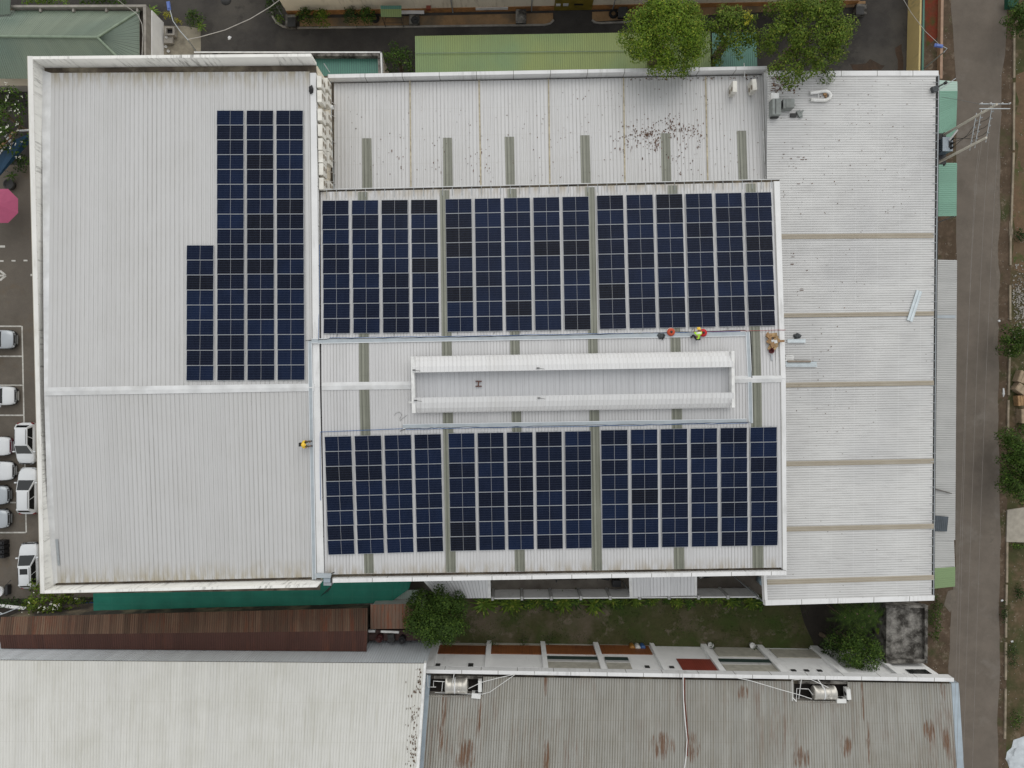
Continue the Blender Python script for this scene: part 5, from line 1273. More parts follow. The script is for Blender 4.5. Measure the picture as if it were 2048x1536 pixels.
# ================================================================== utility poles and lamps
M['polec'] = m_plain('concrete_pole', (.5, .47, .4), .85, var=.15)
up1 = V((37.7, 21.75, 0)); up2 = V((37.15, 19.3, 0))
def upole(label, b, h):
    t = thing('utility_pole', label, 'utility pole', b, 'pair of utility poles')
    m = MB(); m.tube([b, b + V((0, 0, h))], .135, 10, .09); m.build('shaft', M['polec'], t)
    return t
u1 = upole('concrete utility pole with twin cross arms, north of the pair', up1, 12.2); u2 = upole('concrete utility pole south of the transformer', up2, 11.8)
for dz, dy in ((0, .12), (0, -.25)):
    m = MB(); m.box(up1 + V((0, dy, 11.95)), (2.4, .055, .07)); m.build('cross_arm', M['steel'], u1)
m = MB()
for dx in (-1.1, -.4, .5, 1.1): m.lathe(up1 + V((dx, .12, 12.0)), [(.05, 0), (.07, .05), (.04, .1), (.06, .14), (0, .2)], 8)
m.build('insulator_row', M['flash'], u1)
pt = thing('transformer', 'blue grey transformer with black bushings on a platform between the poles', 'transformer', lerp(up1, up2, .5))
mid = lerp(up1, up2, .5)
m = MB(); m.box(mid + V((-.15, 0, 6.2)), (.8, 1.15, 1.1)); m.build('tank', m_plain('transformer_paint', (.08, .11, .14), .5), pt)
m = MB(); m.box(mid + V((-.15, 0, 6.78)), (.86, 1.2, .06)); m.build('cover', m_plain('transformer_cover', (.33, .38, .42), .4), pt)
for k in range(3):
    m = MB(); m.lathe(mid + V((.12, -.36 + k * .36, 6.8)), [(.1, 0), (.1, .12), (.06, .14), (.09, .22), (.05, .26), (.08, .34), (0, .4)], 10); m.build('bushing', M['black'], pt)
for k in range(7):
    m = MB(); m.box(mid + V((-.63, -.48 + k * .16, 6.15)), (.14, .03, .85)); m.build('cooling_fin', m_plain('fin_paint', (.06, .08, .1), .5) if k == 0 else bpy.data.materials['fin_paint'], pt)
m = MB(); m.box(mid + V((-.1, 0, 5.58)), (1.1, 2.7, .12)); m.box(mid + V((-.55, 0, 5.5)), (.1, 2.9, .16)); m.box(mid + V((.35, 0, 5.5)), (.1, 2.9, .16)); m.build('platform', M['dark'], pt)
m = MB(); m.tube([up1 + V((-.1, -.3, 7.6)), mid + V((-.05, .3, 6.9))], .07, 6); m.build('cable_sleeve', M['white'], pt)
m = MB(); m.box(mid + V((.05, -.05, 6.83)), (.25, .5, .05)); m.build('top_fitting', M['dark'], pt)
for i, (zz, dx, lab) in enumerate(((9.7, .0, 'lower'), (10.3, 0, 'middle'), (11.6, 0, 'upper'))):
    m = MB(); a = up1 + V((.1, 0, zz)); b = up2 + V((.1, 0, zz)); m.tube([a + V((0, .3, 0)), b - V((0, .3, 0))], .03, 4)
    for k in range(4):
        q = lerp(a, b, .15 + k * .23); m.lathe(q + V((0, 0, .04)), [(.05, 0), (.06, .06), (.03, .1), (.05, .15), (0, .2)], 8)
    m.build('cross_beam', M['steel'], None, f"{lab} steel beam spanning the two utility poles", 'beam', 'beams between the utility poles', origin=a)
for k in range(3):
    a = lerp(up1, up2, .25 + k * .25) + V((.15, 0, 11.6)); b = lerp(up1, up2, .25 + k * .25) + V((.12, 0, 9.75)); c = mid + V((.12, -.36 + k * .36, 7.15))
    m = MB(); m.tube([a, lerp(a, b, .5) + V((.25, 0, 0)), b, lerp(b, c, .5) + V((.35, .1, -.2)), c], .02, 5)
    m.build('drop_lead', M['black'], None, 'dark drop lead hanging from the beams to the transformer', 'cable', 'drop leads above the transformer', origin=a)
M['roadwire'] = m_plain('overhead_wire', (.22, .2, .18), .6)
ends = [(1964, 1905.5, 1560), (1957.5, 1913, 1560), (1983, 1925.5, 1560), (2003, 1944, 1560)]
y_s = [284, 300, 232, 224]
for i, ((x0, x1, y1_), ys) in enumerate(zip(ends, y_s)):
    n = 24; q = []
    for k in range(n + 1):
        tt = k / n; zz = 11.4 - 1.2 * math.sin(math.pi * min(1, tt * .62)); q.append(P(lerp(x0, x1, tt ** .62) if i < 2 else lerp(x0, x1, tt ** .7), lerp(ys, y1_, tt), zz))
    m = MB(); m.tube(q, .01, 5)
    m.build('power_line', M['roadwire'], None, f"thin overhead wire along the road, {['first', 'second', 'third', 'fourth'][i]} from the warehouse", 'wire', 'overhead wires along the road', origin=q[0])
for i, (a, b) in enumerate(((((1884, 192, 5), (1954, 205, 10))), (((1879, 194, 5), (2000, 208, 11))))):
    pass
# lamp at the upper right
def lamp(label, base, top, arm, head_at, rz):
    b = V(base); t = thing('street_lamp', label, 'street lamp', b, 'street lamps')
    m = MB(); m.tube([b, V(top)], .07, 8, .05); m.build('pole', M['steel'], t)
    m = MB(); m.tube([V(top)] + [V(a) for a in arm], .04, 6); m.build('arm', M['steel'], t)
    h = V(head_at); m = MB(); m.box(h, (.28, .75, .12), rz); m.box(h + V((0, 0, .08)), (.2, .5, .08), rz); m.build('lamp_head', m_plain('blue_lamp_head', (.1, .16, .42), .4) if 'blue_lamp_head' not in bpy.data.materials else bpy.data.materials['blue_lamp_head'], t)
q = P(1880, 104, 6.5); b = V((q.x - .9, q.y - 1.2, 0))
lamp('street lamp with blue head above the low pink wall', P(1846, 139, .0), P(1888, 104, 3.6), [P(1894, 97, 3.8), P(1886, 93, 3.9)], P(1877, 91.5, 3.9), R(80))
lamp('street lamp with blue head over the yard behind the green roofed house', P(376, 128, 1.0) * V((1, 1, 0)) if 0 else V((P(378, 96, 3.8).x, P(378, 96, 3.8).y, 0)), P(376, 80, 5.2), [P(360, 62, 5.4), P(346, 42, 5.6), P(340, 20, 5.7)], P(337.5, 12, 5.7), R(8))
def wire(label, pts, r=.022, mat='wire'):
    q = [P(*p) for p in pts]; m = MB(); m.tube(q, r, 5); m.build('overhead_wire', M[mat], None, label, 'wire', origin=q[0])
wire('pale overhead cable curving across the yard to the cream building', [(376, 79, 5.2), (400, 74, 5.1), (450, 60, 5.0), (500, 38, 5.0), (540, 14, 5.1), (575, -12, 5.3)], .035)
wire('pale cable draped over the green hip roof corner', [(236, 0, 4.5), (246, 8, 4), (262, 19, 3.5), (276, 30, 3.2), (284, 48, 3.2), (286, 70, 3.2), (284, 112, 3.3)], .03)
wire('thin wire crossing from the yard to the roadside lamp', [(1796, -20, 6), (1822, 25, 5.5), (1850, 62, 5), (1878, 88, 4.5)], .02)
wire('dark wire over the north canopy toward the poles', [(1883, 194, 5.0), (1920, 200, 7), (1954, 207, 9), (1988, 212, 11.9)], .016, 'greywire')
t = thing('wall_light', 'dark flood light on a bracket at the northeast roof corner', 'flood light', EP(1868, 180, .1))
m = MB(); m.tube([EP(1861, 181, .1), P(1872, 176, 8.3), P(1890, 166, 8.0)], .07, 6); m.build('bracket', M['dark'], t)
m = MB(); m.lathe(P(1889, 167, 7.9), [(0, 0), (.12, 0), (.14, .2), (0, .22)], 12); m.build('lamp_head', M['black'], t)
m = MB(); m.box(EP(1865, 181, .25), (.45, .45, .3), .3); m.build('coil', M['greycloth'], t)
m = MB(); m.tube([P(1872, 184, 8.1), P(1911, 157, 6.5)], .04, 6); m.build('stay', M['steel'], t)
# ================================================================== vegetation
LEAF = {
 'lime': m_leaf('lime_leaf', (.05, .098, .008), (.135, .2, .016), (.22, .25, .03)),
 'mid': m_leaf('mid_leaf', (.045, .08, .009), (.105, .155, .017), (.17, .19, .03)),
 'dark': m_leaf('dark_leaf', (.02, .042, .008), (.055, .1, .015), (.09, .14, .022)),
 'deep': m_leaf('deep_green_leaf', (.016, .032, .01), (.036, .064, .016), (.055, .09, .02)),
 'bright': m_leaf('bright_leaf', (.07, .13, .02), (.15, .24, .035), (.24, .28, .06)),
 'yellow': m_leaf('yellow_leaf', (.2, .2, .02), (.32, .3, .03)),
 'flower': m_leaf('white_blossom', (.6, .6, .52), (.7, .7, .62)),
 'brown': m_leaf('dry_leaf', (.09, .05, .03), (.16, .09, .05), (.06, .045, .03)),
}
def leaf_quad(m, p, n, l, w, r):
    n = n.normalized(); a = V((r.gauss(0, 1), r.gauss(0, 1), r.gauss(0, 1))); t = (a - n * a.dot(n)).normalized(); s = n.cross(t)
    b = p + t * l; mid = p + t * l * .5 - n * l * .06
    m.face([p, mid + s * w * .5, b, mid - s * w * .5], [(0, 0)] * 4)
def crown(clumps, leaves, size, r, jitter=.35):
    m = MB()
    for (c, rad) in clumps:
        k = max(6, int(leaves * rad * rad))
        for _ in range(k):
            d = V((r.gauss(0, 1), r.gauss(0, 1), r.gauss(0, 1) + .25)).normalized()
            p = c + d * rad * (r.random() ** .22) * (1 + r.uniform(-.1, .12))
            n = (d * 1.3 + V((r.gauss(0, jitter), r.gauss(0, jitter), .35 + r.gauss(0, jitter))))
            s = size * r.uniform(.7, 1.35); leaf_quad(m, p, n, s, s * .55, r)
    return m
def tree(name, label, cx, cy, rx, ry, zt, leafm, seed, nclump=46, crad=.75, leaves=150, size=.26, depth=3.2, group='trees around the warehouses', extra=None, limbs=7, sparse=0.0, bias=(0, 0)):
    r = random.Random(seed); zc = zt - depth * .45; s = (CH - zc) / F
    cen = P(cx, cy, zc); RX, RY = rx * s - crad * .6, ry * s - crad * .6
    base = V((cen.x + bias[0], cen.y + bias[1], 0)) if cx < 2000 else P(cx, cy, 0); t = thing(name, label, 'tree', base, group)
    cl = []
    for i in range(nclump):
        a = i * 2.39996 + r.uniform(-.3, .3); q = math.sqrt((i + .5) / nclump)
        q *= r.uniform(.86, 1.06)
        h = math.sqrt(max(0, 1 - min(1, q) ** 2)); z = zt - depth + depth * (.25 + .75 * h) - crad * .5 + r.uniform(-.85, .6)
        cl.append((V((cen.x + math.cos(a) * RX * q + r.uniform(-.25, .25), cen.y + math.sin(a) * RY * q + r.uniform(-.25, .25), z)), crad * r.uniform(.5, 1.2)))
    if sparse: cl = [c for c in cl if r.random() > sparse]
    for e in (extra or []): cl.append((P(e[0], e[1], e[2]), e[3]))
    crown(cl, leaves, size, r).build('crown', LEAF[leafm], t)
    m = MB(); fork = V((cen.x, cen.y, max(1.2, zt - depth * 1.15))); m.tube([base, lerp(base, fork, .5) + V((r.uniform(-.1, .1), r.uniform(-.1, .1), 0)), fork], .045 * zt + .06, 8, .03 * zt + .03); m.build('trunk', M['bark'], t)
    for i in range(limbs):
        c = cl[int(r.random() * len(cl))][0]; m = MB(); m.tube([fork, lerp(fork, c, .55) + V((r.uniform(-.2, .2), r.uniform(-.2, .2), .25)), c + V((0, 0, .15))], .09, 5, .02); m.build('limb', M['bark'], t)
    return t, cl
tree('leafy_tree', 'dense lime green tree, leftmost of the three over the annex edge', 1335, 71, 91, 90, 12.2, 'lime', 11, 54, .98, 560, .17, 4.6, bias=(0, 1.5))
tree('leafy_tree', 'small loose tree with yellowing tip between the two big trees', 1465, 63, 57, 60, 9.6, 'mid', 12, 32, .72, 300, .19, 3.0, sparse=.06, limbs=9)
tree('leafy_tree', 'wide airy tree hanging over the east warehouse corner', 1612, 66, 101, 92, 12.0, 'mid', 13, 88, .78, 380, .18, 3.8, sparse=.1, limbs=14, extra=[(1565, 150, 10.6, .65), (1585, 162, 10.5, .65), (1575, 172, 10.3, .42), (1603, 153, 10.5, .55), (1545, 140, 10.6, .55), (1560, 128, 11, .65), (1590, 140, 11, .7), (1625, 146, 10.8, .45), (1640, 132, 11, .6)])
m = crown([(P(1493, 28, 9.6), .35), (P(1499, 36, 9.5), .3), (P(1494, 45, 9.5), .25)], 220, .2, random.Random(5)); m.build('yellow_sprig', LEAF['yellow'], [o for o in COL.objects if o.get('label', '').startswith('small loose tree')][0])
tree('leafy_tree', 'round dark shrub-like tree between teal roof and lime shed', 797, 119, 35, 33, 4.6, 'dark', 14, 34, .5, 200, .18, 2.2, limbs=5)
tree('leafy_tree', 'big round dark green tree at the left end of the lawn', 874, 1231, 70, 67, 7.4, 'dark', 15, 58, .82, 480, .17, 3.6)
tree('leafy_tree', 'dense dark green tree touching the terrace facade', 1722, 1303, 53, 42, 5.6, 'dark', 16, 44, .66, 400, .16, 2.6)
tree('leafy_tree', 'deep green tree at the lawn end below the terrace-side tree', 1668, 1290, 30, 30, 3.6, 'deep', 26, 22, .5, 200, .2, 2.0)
tree('shade_tree', 'dark bushy tree beside the road at the right edge', 2036, 935, 36, 78, 4.0, 'dark', 17, 70, .66, 420, .17, 2.2, group='trees on the far side of the road')
tree('shade_tree', 'small dark tree beside the gravel heap at the right edge', 2034, 684, 30, 37, 3.4, 'dark', 18, 34, .55, 420, .16, 2.0, group='trees on the far side of the road')
tree('shade_tree', 'dark tree in the upper right corner across the road', 2042, 34, 32, 38, 3.6, 'dark', 19, 38, .55, 400, .16, 2.0, group='trees on the far side of the road')
def blossoms(t, cl, n, seed, size=.13):
    r = random.Random(seed); m = MB()
    for i in range(n):
        c, rad = r.choice(cl); p = c + V((r.gauss(0, .5) * rad, r.gauss(0, .5) * rad, rad * .95)); k = r.randint(2, 4)
        for j in range(k):
            leaf_quad(m, p + V((r.uniform(-.1, .1), r.uniform(-.1, .1), 0)), V((r.gauss(0, .3), r.gauss(0, .3), 1)), size, size * .8, r)
    m.build('blossom', LEAF['flower'], t)
t_, cl = tree('frangipani_tree', 'dark frangipani full of white blossoms at the left edge', 14, 240, 46, 74, 4.2, 'dark', 21, 46, .55, 170, .24, 2.4, group='frangipani trees'); blossoms(t_, cl, 75, 3)
t_, cl = tree('frangipani_tree', 'frangipani with few white blossoms below the left warehouse corner', 98, 1204, 62, 32, 3.8, 'mid', 22, 36, .5, 150, .24, 2.0, group='frangipani trees', extra=[(66, 1168, 3.6, .45), (92, 1232, 3.4, .4), (72, 1180, 3.7, .5), (92, 1222, 3.5, .45)]); blossoms(t_, cl, 26, 4)
def bush(name, label, cx, cy, rx, ry, h, leafm, seed, n=16, size=.16, group=None, leaves=210, rad=.36):
    r = random.Random(seed); s = (CH - h * .5) / F; cen = P(cx, cy, 0); t = thing(name, label, 'shrub', cen, group)
    c0 = P(cx, cy, h * .6); cl = []
    for i in range(n):
        a = i * 2.39996; q = math.sqrt((i + .5) / n) * r.uniform(.85, 1.05)
        cl.append((V((c0.x + math.cos(a) * max(.05, rx * s - rad * .6) * q, c0.y + math.sin(a) * max(.05, ry * s - rad * .6) * q, h * (.45 + .45 * (1 - q * q)))), rad * r.uniform(.7, 1.15)))
    crown(cl, leaves, size, r).build('foliage', LEAF[leafm], t)
    m = MB(); m.tube([cen, (cen.x, cen.y, h * .5)], .05, 6); m.build('stem', M['bark'], t); return t
G1 = 'shrubs along the cream building'
bush('shrub', 'broad green shrub, leftmost at the cream building wall', 612, 34, 20, 20, 2.0, 'dark', 31, 20, .18, G1); bush('shrub', 'green shrub right next to the broad leftmost one', 643, 36, 19, 20, 2.0, 'mid', 32, 20, .18, G1)
bush('shrub', 'dark shrub behind the bench at the cream building', 703, 33, 20, 20, 1.9, 'deep', 33, 20, .17, G1); bush('shrub', 'pointed green shrub left of the small green awning', 735, 32, 19, 19, 2.1, 'dark', 34, 18, .2, G1)
bush('shrub', 'dark hedge at the west corner of the cream building', 549, 10, 21, 24, 2.4, 'deep', 35, 24, .17, G1); bush('shrub', 'bright low plants inside the rounded corner kerb', 560, 38, 11, 11, .8, 'bright', 36, 8, .15, G1, rad=.25)
G2 = 'planter shrubs in the yard'
bush('shrub', 'round dark green shrub in the yard planter', 388, 36, 20, 19, 1.7, 'dark', 37, 22, .16, G2); bush('shrub', 'yellow leaved shrub under the blue lamp', 335, 31, 11, 8, 1.2, 'yellow', 38, 8, .14, G2, rad=.25); bush('shrub', 'small yellow shrub left of the round dark one', 357, 43, 8, 6, 1.0, 'yellow', 39, 6, .14, G2, rad=.22)
bush('shrub', 'green bushes behind the hip roof parapet, left part', 90, 3, 48, 9, 1.6, 'bright', 40, 18, .2, G2); bush('shrub', 'green bushes behind the hip roof parapet, right part', 205, 3, 52, 9, 1.6, 'dark', 41, 18, .2, G2)
G3 = 'bushes at the left edge'
bush('shrub', 'dark bush under the blue signboard', 40, 325, 18, 20, 1.3, 'deep', 42, 12, .2, G3); bush('shrub', 'dark green bush strip above the long rusty shed', 20, 1205, 52, 12, 1.4, 'deep', 43, 18, .2, G3); bush('shrub', 'dark bushes left of the teal shade net', 160, 1206, 30, 14, 1.2, 'deep', 44, 14, .2, G3)
G4 = 'weeds across the road'
for i, (x, y, a, b, c, l) in enumerate(((2040, 470, 12, 14, 'deep', 'dark weed clump beside the kerb, opposite the dirt patch'), (2043, 858, 12, 20, 'dark', 'green weeds below the crates across the road'), (2035, 1092, 18, 7, 'dark', 'green weeds just below the concrete slab across the road'), (2038, 1185, 12, 16, 'deep', 'dark grass clump lowest but one across the road'),
                                         (2025, 1310, 14, 30, 'deep', 'long weed patch near the lower right corner'), (2007, 1225, 5, 24, 'deep', 'narrow weed strip on the road verge'), (2030, 1440, 18, 22, 'dark', 'weed patch above the white tarp'))):
    bush('weed_clump', l, x, y, a, b, .6, c, 50 + i, 12, .16, G4, rad=.3)
bush('shrub', 'low green weeds along the mossy outhouse by the road', 1871, 1235, 14, 58, .8, 'dark', 60, 34, .16, G4, rad=.3)
# palms / strap leaved plants
def blades(m, base, n, L, w, r, up=.9, droop=.55):
    for i in range(n):
        a = i * 2.39996 + r.uniform(-.3, .3); d = V((math.cos(a), math.sin(a), 0)); el = r.uniform(.25, 1.0) * up; l = L * r.uniform(.7, 1.1); pts = []
        for k in range(6):
            q = k / 5; pts.append(base + d * (l * q * (1 - .15 * q)) + V((0, 0, el * l * q - droop * l * q * q)))
        s = d.cross(V((0, 0, 1)))
        for k in range(5):
            w0 = w * (1 - abs(k / 5 - .35)) ; w1 = w * (1 - abs((k + 1) / 5 - .35)) if k < 4 else .005
            m.face([pts[k] - s * w0 / 2, pts[k + 1] - s * w1 / 2, pts[k + 1] + s * w1 / 2, pts[k] + s * w0 / 2], [(0, 0)] * 4)
def strap(label, px, py, n, L, w, leafm, seed, group, h=.15, name='strap_plant', cat='plant', stem=False):
    q = P(px, py, 0); t = thing(name, label, cat, q, group); r = random.Random(seed); m = MB()
    blades(m, P(px, py, h), n, L, w, r); 
    # one island per blade keeps its own tint
    m.build('foliage', LEAF[leafm], t)
    m = MB(); m.tube([q, P(px, py, h)], .06, 6); m.build('stem', M['bark'], t); return t
protos = []
sr = random.Random(77)
for i in range(37):
    px = 962 + i * 15.5 + sr.uniform(-9, 9); py = 1203 - i * .12 + sr.uniform(-5, 6)
    lab = ('bright strap leaved plant in the row along the fence foot' if i % 3 else 'darker strap leaved plant in the row along the fence foot')
    if i < 4:
        t = strap(lab if i else 'large spreading strap leaved plant at the left end of the fence row', px, py + (6 if i == 0 else 0), 22 if i else 34, 1.05 if i else 1.7, .13, ['bright', 'mid', 'mid', 'dark'][i], 80 + i, 'strap leaved plants along the fence'); protos.append(t)
    else:
        t = copy_tree(protos[1 + (0 if i % 3 == 1 else 1) if i % 3 else 3]); t.location = P(px, py, 0); t.rotation_euler = (0, 0, sr.uniform(0, 6)); s = sr.uniform(.7, 1.45) * (.8 if i > 15 else 1); t.scale = (s, s, s); t['label'] = lab
strap('bright spiky plant beside the white side wall', 303, 24, 20, 1.0, .12, 'bright', 101, G2, .5); strap('bright spiky plant at the lower edge of the yard planter', 401, 52, 16, .8, .1, 'bright', 102, G2, .5); strap('spiky potted plant under the blue signboard', 24, 352, 14, .8, .1, 'dark', 103, G3, .6)
pm = thing('palm', 'feathery palm clump by the mossy outhouse', 'palm', P(1705, 1240, 0), None)
pr2 = random.Random(9); m = MB()
for (x, y, h) in ((1690, 1235, 3.6), (1715, 1228, 4.0), (1738, 1232, 3.8), (1725, 1255, 3.6), (1750, 1222, 3.4), (1700, 1222, 3.2)):
    c = P(x, y, h)
    for i in range(13):
        a = i * 2.39996 + pr2.uniform(-.2, .2); d = V((math.cos(a), math.sin(a), 0)); el = pr2.uniform(.1, .8); s = d.cross(V((0, 0, 1)))
        for k in range(1, 12):
            q = k / 11; p = c + d * 1.35 * q + V((0, 0, el * q - .9 * q * q))
            for sd in (-1, 1):
                tip = p + s * sd * .42 * (1 - .55 * q) + d * .22 + V((0, 0, -.08)); m.face([p, p + d * .05, tip], [(0, 0)] * 3)
m.build('frond', LEAF['dark'], pm)
for (x, y, h) in ((1690, 1235, 3.6), (1715, 1228, 4.0), (1738, 1232, 3.8), (1725, 1255, 3.6), (1750, 1222, 3.4), (1700, 1222, 3.2)):
    c = P(x, y, h); m = MB(); m.tube([(c.x, c.y, 0), c], .07, 6); m.build('trunk', M['bark'], pm)
t = thing('banana_leaf', 'single broad banana plant leaning over the outhouse edge', 'plant', P(1758, 1266, 0))
m = MB(); a, b = P(1752, 1258, 2.6), P(1769, 1270, 2.2); d = (b - a); s = V((-d.y, d.x, 0)).normalized()
for k in range(6):
    q0, q1 = k / 6, (k + 1) / 6; w0, w1 = .32 * math.sin(math.pi * (.1 + .88 * q0)), .32 * math.sin(math.pi * (.1 + .88 * q1)); p, q = lerp(a, b, q0), lerp(a, b, q1)
    m.face([p - s * w0, q - s * w1, q + V((0, 0, .05)), p + V((0, 0, .05))], [(0, 0)] * 4); m.face([p + V((0, 0, .05)), q + V((0, 0, .05)), q + s * w1, p + s * w0], [(0, 0)] * 4)
m.build('leaf', LEAF['bright'], t); m = MB(); m.tube([P(1758, 1266, 0) , a], .06, 6); m.build('stem', M['bark'], t)
for i, (x, y, l) in enumerate(((1047, 1280, 'low dark flowering bush at the lawn edge, left of the second fin'), (1098, 1278, 'low dark flowering bush at the lawn edge, right of the second fin'), (985, 1286, 'sparse bush beside the first rusty sheet'))):
    bush('shrub', l, x, y, 15, 13, .9, 'deep', 110 + i, 12, .12, 'bushes along the terrace foot', rad=.28, leaves=150)
# potted plants by the terrace
for i, (x, y, px_, py_, l) in enumerate(((1419, 1287, 1424, 1293, 'white ring pot by the sixth fin'), (1502, 1288, 1509, 1298, 'white ring pot by the seventh fin'), (1621, 1297, 1618, 1305, 'pale ring pot by the eighth fin'))):
    t = thing('pot', l, 'pot', P(x, y, 0), 'pots along the terrace'); m = MB(); m.lathe(P(x, y, 0), [(.0, .02), (.2, .02), (.27, .5), (.22, .5), (.2, .42), (0, .42)], 18); m.build('rim', M['white'], t)
    bush('shrub', f"dark plant hanging beside the {l}", px_, py_, 8, 10, .8, 'deep', 120 + i, 8, .14, 'potted plants along the terrace', rad=.22)
# dry leaves on the roofs
lr = random.Random(42); m = MB()
def scatter(plane, cx, cy, sx, sy, n, size=(.07, .2), z=.05):
    for i in range(n):
        p = plane(lr.gauss(cx, sx), lr.gauss(cy, sy), z); s = lr.uniform(*size); leaf_quad(m, p, V((lr.gauss(0, .25), lr.gauss(0, .25), 1)), s, s * .6, lr)
for (x, y, n) in ((1300, 268, 60), (1345, 250, 60), (1275, 270, 30), (1310, 290, 20), (1390, 262, 30), (1250, 280, 25), (1360, 320, 16)): scatter(AN, x, y, 12, 14, n)
def scat2(plane, x0, x1, y0, y1, n, size=(.06, .15)):
    for i in range(n):
        p = plane(lr.uniform(x0, x1), lr.uniform(y0, y1), .05); s = lr.uniform(*size); leaf_quad(m, p, V((lr.gauss(0, .25), lr.gauss(0, .25), 1)), s, s * .6, lr)
scat2(AN, 700, 1100, 220, 365, 90); scat2(AN, 1100, 1515, 170, 355, 150); scat2(EP, 1545, 1600, 155, 185, 60, (.1, .3)); scat2(EP, 1560, 1850, 160, 430, 90); scat2(EP, 1580, 1700, 460, 900, 40); scat2(AN, 1260, 1520, 153, 160, 60, (.1, .22))
m.build('fallen_leaves', LEAF['brown'], None, 'dry brown leaves scattered over the annex and east roofs', 'leaves', None, 'stuff')

# ================================================================== left edge odds and ends
t = thing('parasol', 'pink octagonal parasol at the left edge', 'parasol', P(-6, 409, 0))
c = P(-6, 409, 2.7); rad = 37 * (CH - 2.4) / F; m = MB(); ring = [V((c.x + rad * math.cos(R(22.5 + 45 * k)), c.y + rad * math.sin(R(22.5 + 45 * k)), 2.2)) for k in range(8)]
for k in range(8): m.face([ring[k], ring[(k + 1) % 8], c], [(0, 0)] * 3)
m.build('canopy', m_plain('pink_fabric', (.36, .075, .15), .8, var=.08), t)
m = MB(); m.tube([(c.x, c.y, 0), c], .03, 6); m.build('pole', M['steel'], t)
m = MB()
for k in range(8): m.tube([c - V((0, 0, .02)), ring[k] - V((0, 0, .02))], .012, 4)
m.build('rib', M['steel'], t)
t = thing('round_planter', 'dark round planter beside the pink parasol', 'planter', P(24, 371, 0))
m = MB(); m.lathe(P(24, 371, 0), [(0, 0), (.42, 0), (.5, .5), (.44, .5), (.4, .4), (0, .4)], 20); m.build('tub', M['dark'], t)
M['navyboard'] = m_plain('navy_board', (.012, .05, .1), .5, var=.15)
t = thing('signboard', 'navy blue slanting board with rows of pale blocks at the left edge', 'signboard', P(20, 305, 0))
m = MB(); m.slab(P(27, 280, 2.3), P(58, 268, 2.3), P(58, 286, 1.7), P(-14, 366, 1.7), .06); m.slab(P(-14, 325, 2.3), P(27, 280, 2.3), P(27.2, 281, 2.28), P(-14, 366, 1.7), .06); m.build('board', M['navyboard'], t)
m = MB(); m.slab(P(24, 263, 2.1), P(29, 266, 2.1), P(-12, 312, 2.1), P(-16, 308, 2.1), .08); m.build('wooden_edge', M['wood'], t)
for i in range(7):
    q = P(24 - i * 4.2, 287 - i * 5.2 + 0, 2.35); m = MB(); m.box(q, (.13, .3, .06), -.7); m.build('pale_block', M['flash'], t)
for i in range(4):
    q = P(12 - i * 4.2, 291 - i * -5.2, 2.35); m = MB(); m.box(q, (.12, .22, .05), -.7); m.build('pale_block', M['flash'], t)
for (x, y) in ((50, 276), (-5, 335)): m = MB(); q = P(x, y, 1.7); m.tube([(q.x, q.y, 0), q], .04, 6); m.build('post', M['steel'], t)
m = MB(); m.tube([P(36, 262, 2.0), P(62, 260, 2.0)], .1, 8); m.build('rolled_tarp', M['flash'], None, 'pale rolled tarp above the navy board', 'tarp', origin=P(48, 261, 2))
m = MB(); m.slab(P(-20, 163, .9), P(66, 163, .9), P(66, 175, .9), P(-20, 175, .9), .9); m.build('low_wall', M['conc'], None, 'low grey concrete ledge below the green hip roofed house', 'wall', origin=P(30, 170))
t = thing('basket_stack', 'black plastic basket stack below the lowest parking bay', 'basket', P(5, 1097, 0))
for k in range(4):
    m = MB(); c = P(5, 1084 + k * 9, .4); m.box(c, (.8, .34, .7 + .1 * (k % 2))); m.box(c + V((0, 0, .4)), (.6, .2, .1)); m.build('basket', M['black'], t)
t = thing('handcart', 'grey handcart with a pale tub at the left edge above the shed', 'cart', P(8, 1180, 0))
m = MB(); m.lathe(P(2, 1181, .3), [(0, 0), (.42, 0), (.5, .45), (.45, .45), (.4, .1), (0, .1)], 18); m.build('tub', M['flash'], t); m = MB(); m.box(P(16, 1179, .35), (.25, .9, .5)); m.tube([P(10, 1172, .8), P(22, 1160, .9)], .03, 6); m.build('frame', M['dark'], t)
for k, y in enumerate((1173, 1187)):
    m = MB(); m.lathe(P(12, y, .2), [(0, 0), (.2, 0), (.2, .08), (0, .08)], 14, 'X'); m.build('wheel', M['tyre'], t)
m = MB(); m.slab(P(160, 1206, 1.0), P(190, 1204, 1.0), P(190, 1219, .9), P(155, 1219, .9), .03); m.build('blue_tarp', m_plain('blue_tarp', (.02, .06, .2), .6), None, 'blue tarp peeking out left of the teal shade net', 'tarp', origin=P(172, 1212, 1))
m = MB(); m.slab(P(-20, 1206, 1.5), P(52, 1214, 1.5), P(52, 1220, 1.4), P(-20, 1212, 1.4), .05); m.build('white_board', M['white'], None, 'narrow white board above the long rusty shed at the left edge', 'board', origin=P(20, 1212, 1.5))
m = MB(); m.tube([P(-20, 1236, 4.0), P(10, 1226, 4.0), P(40, 1214, 4.0)], .05, 6); m.tube([P(-20, 1216, 4.0), P(6, 1228, 4.0)], .04, 6); m.build('bare_branch', M['steel'], None, 'pale crossed poles above the left end of the rusty shed', 'poles', origin=P(8, 1228, 4))
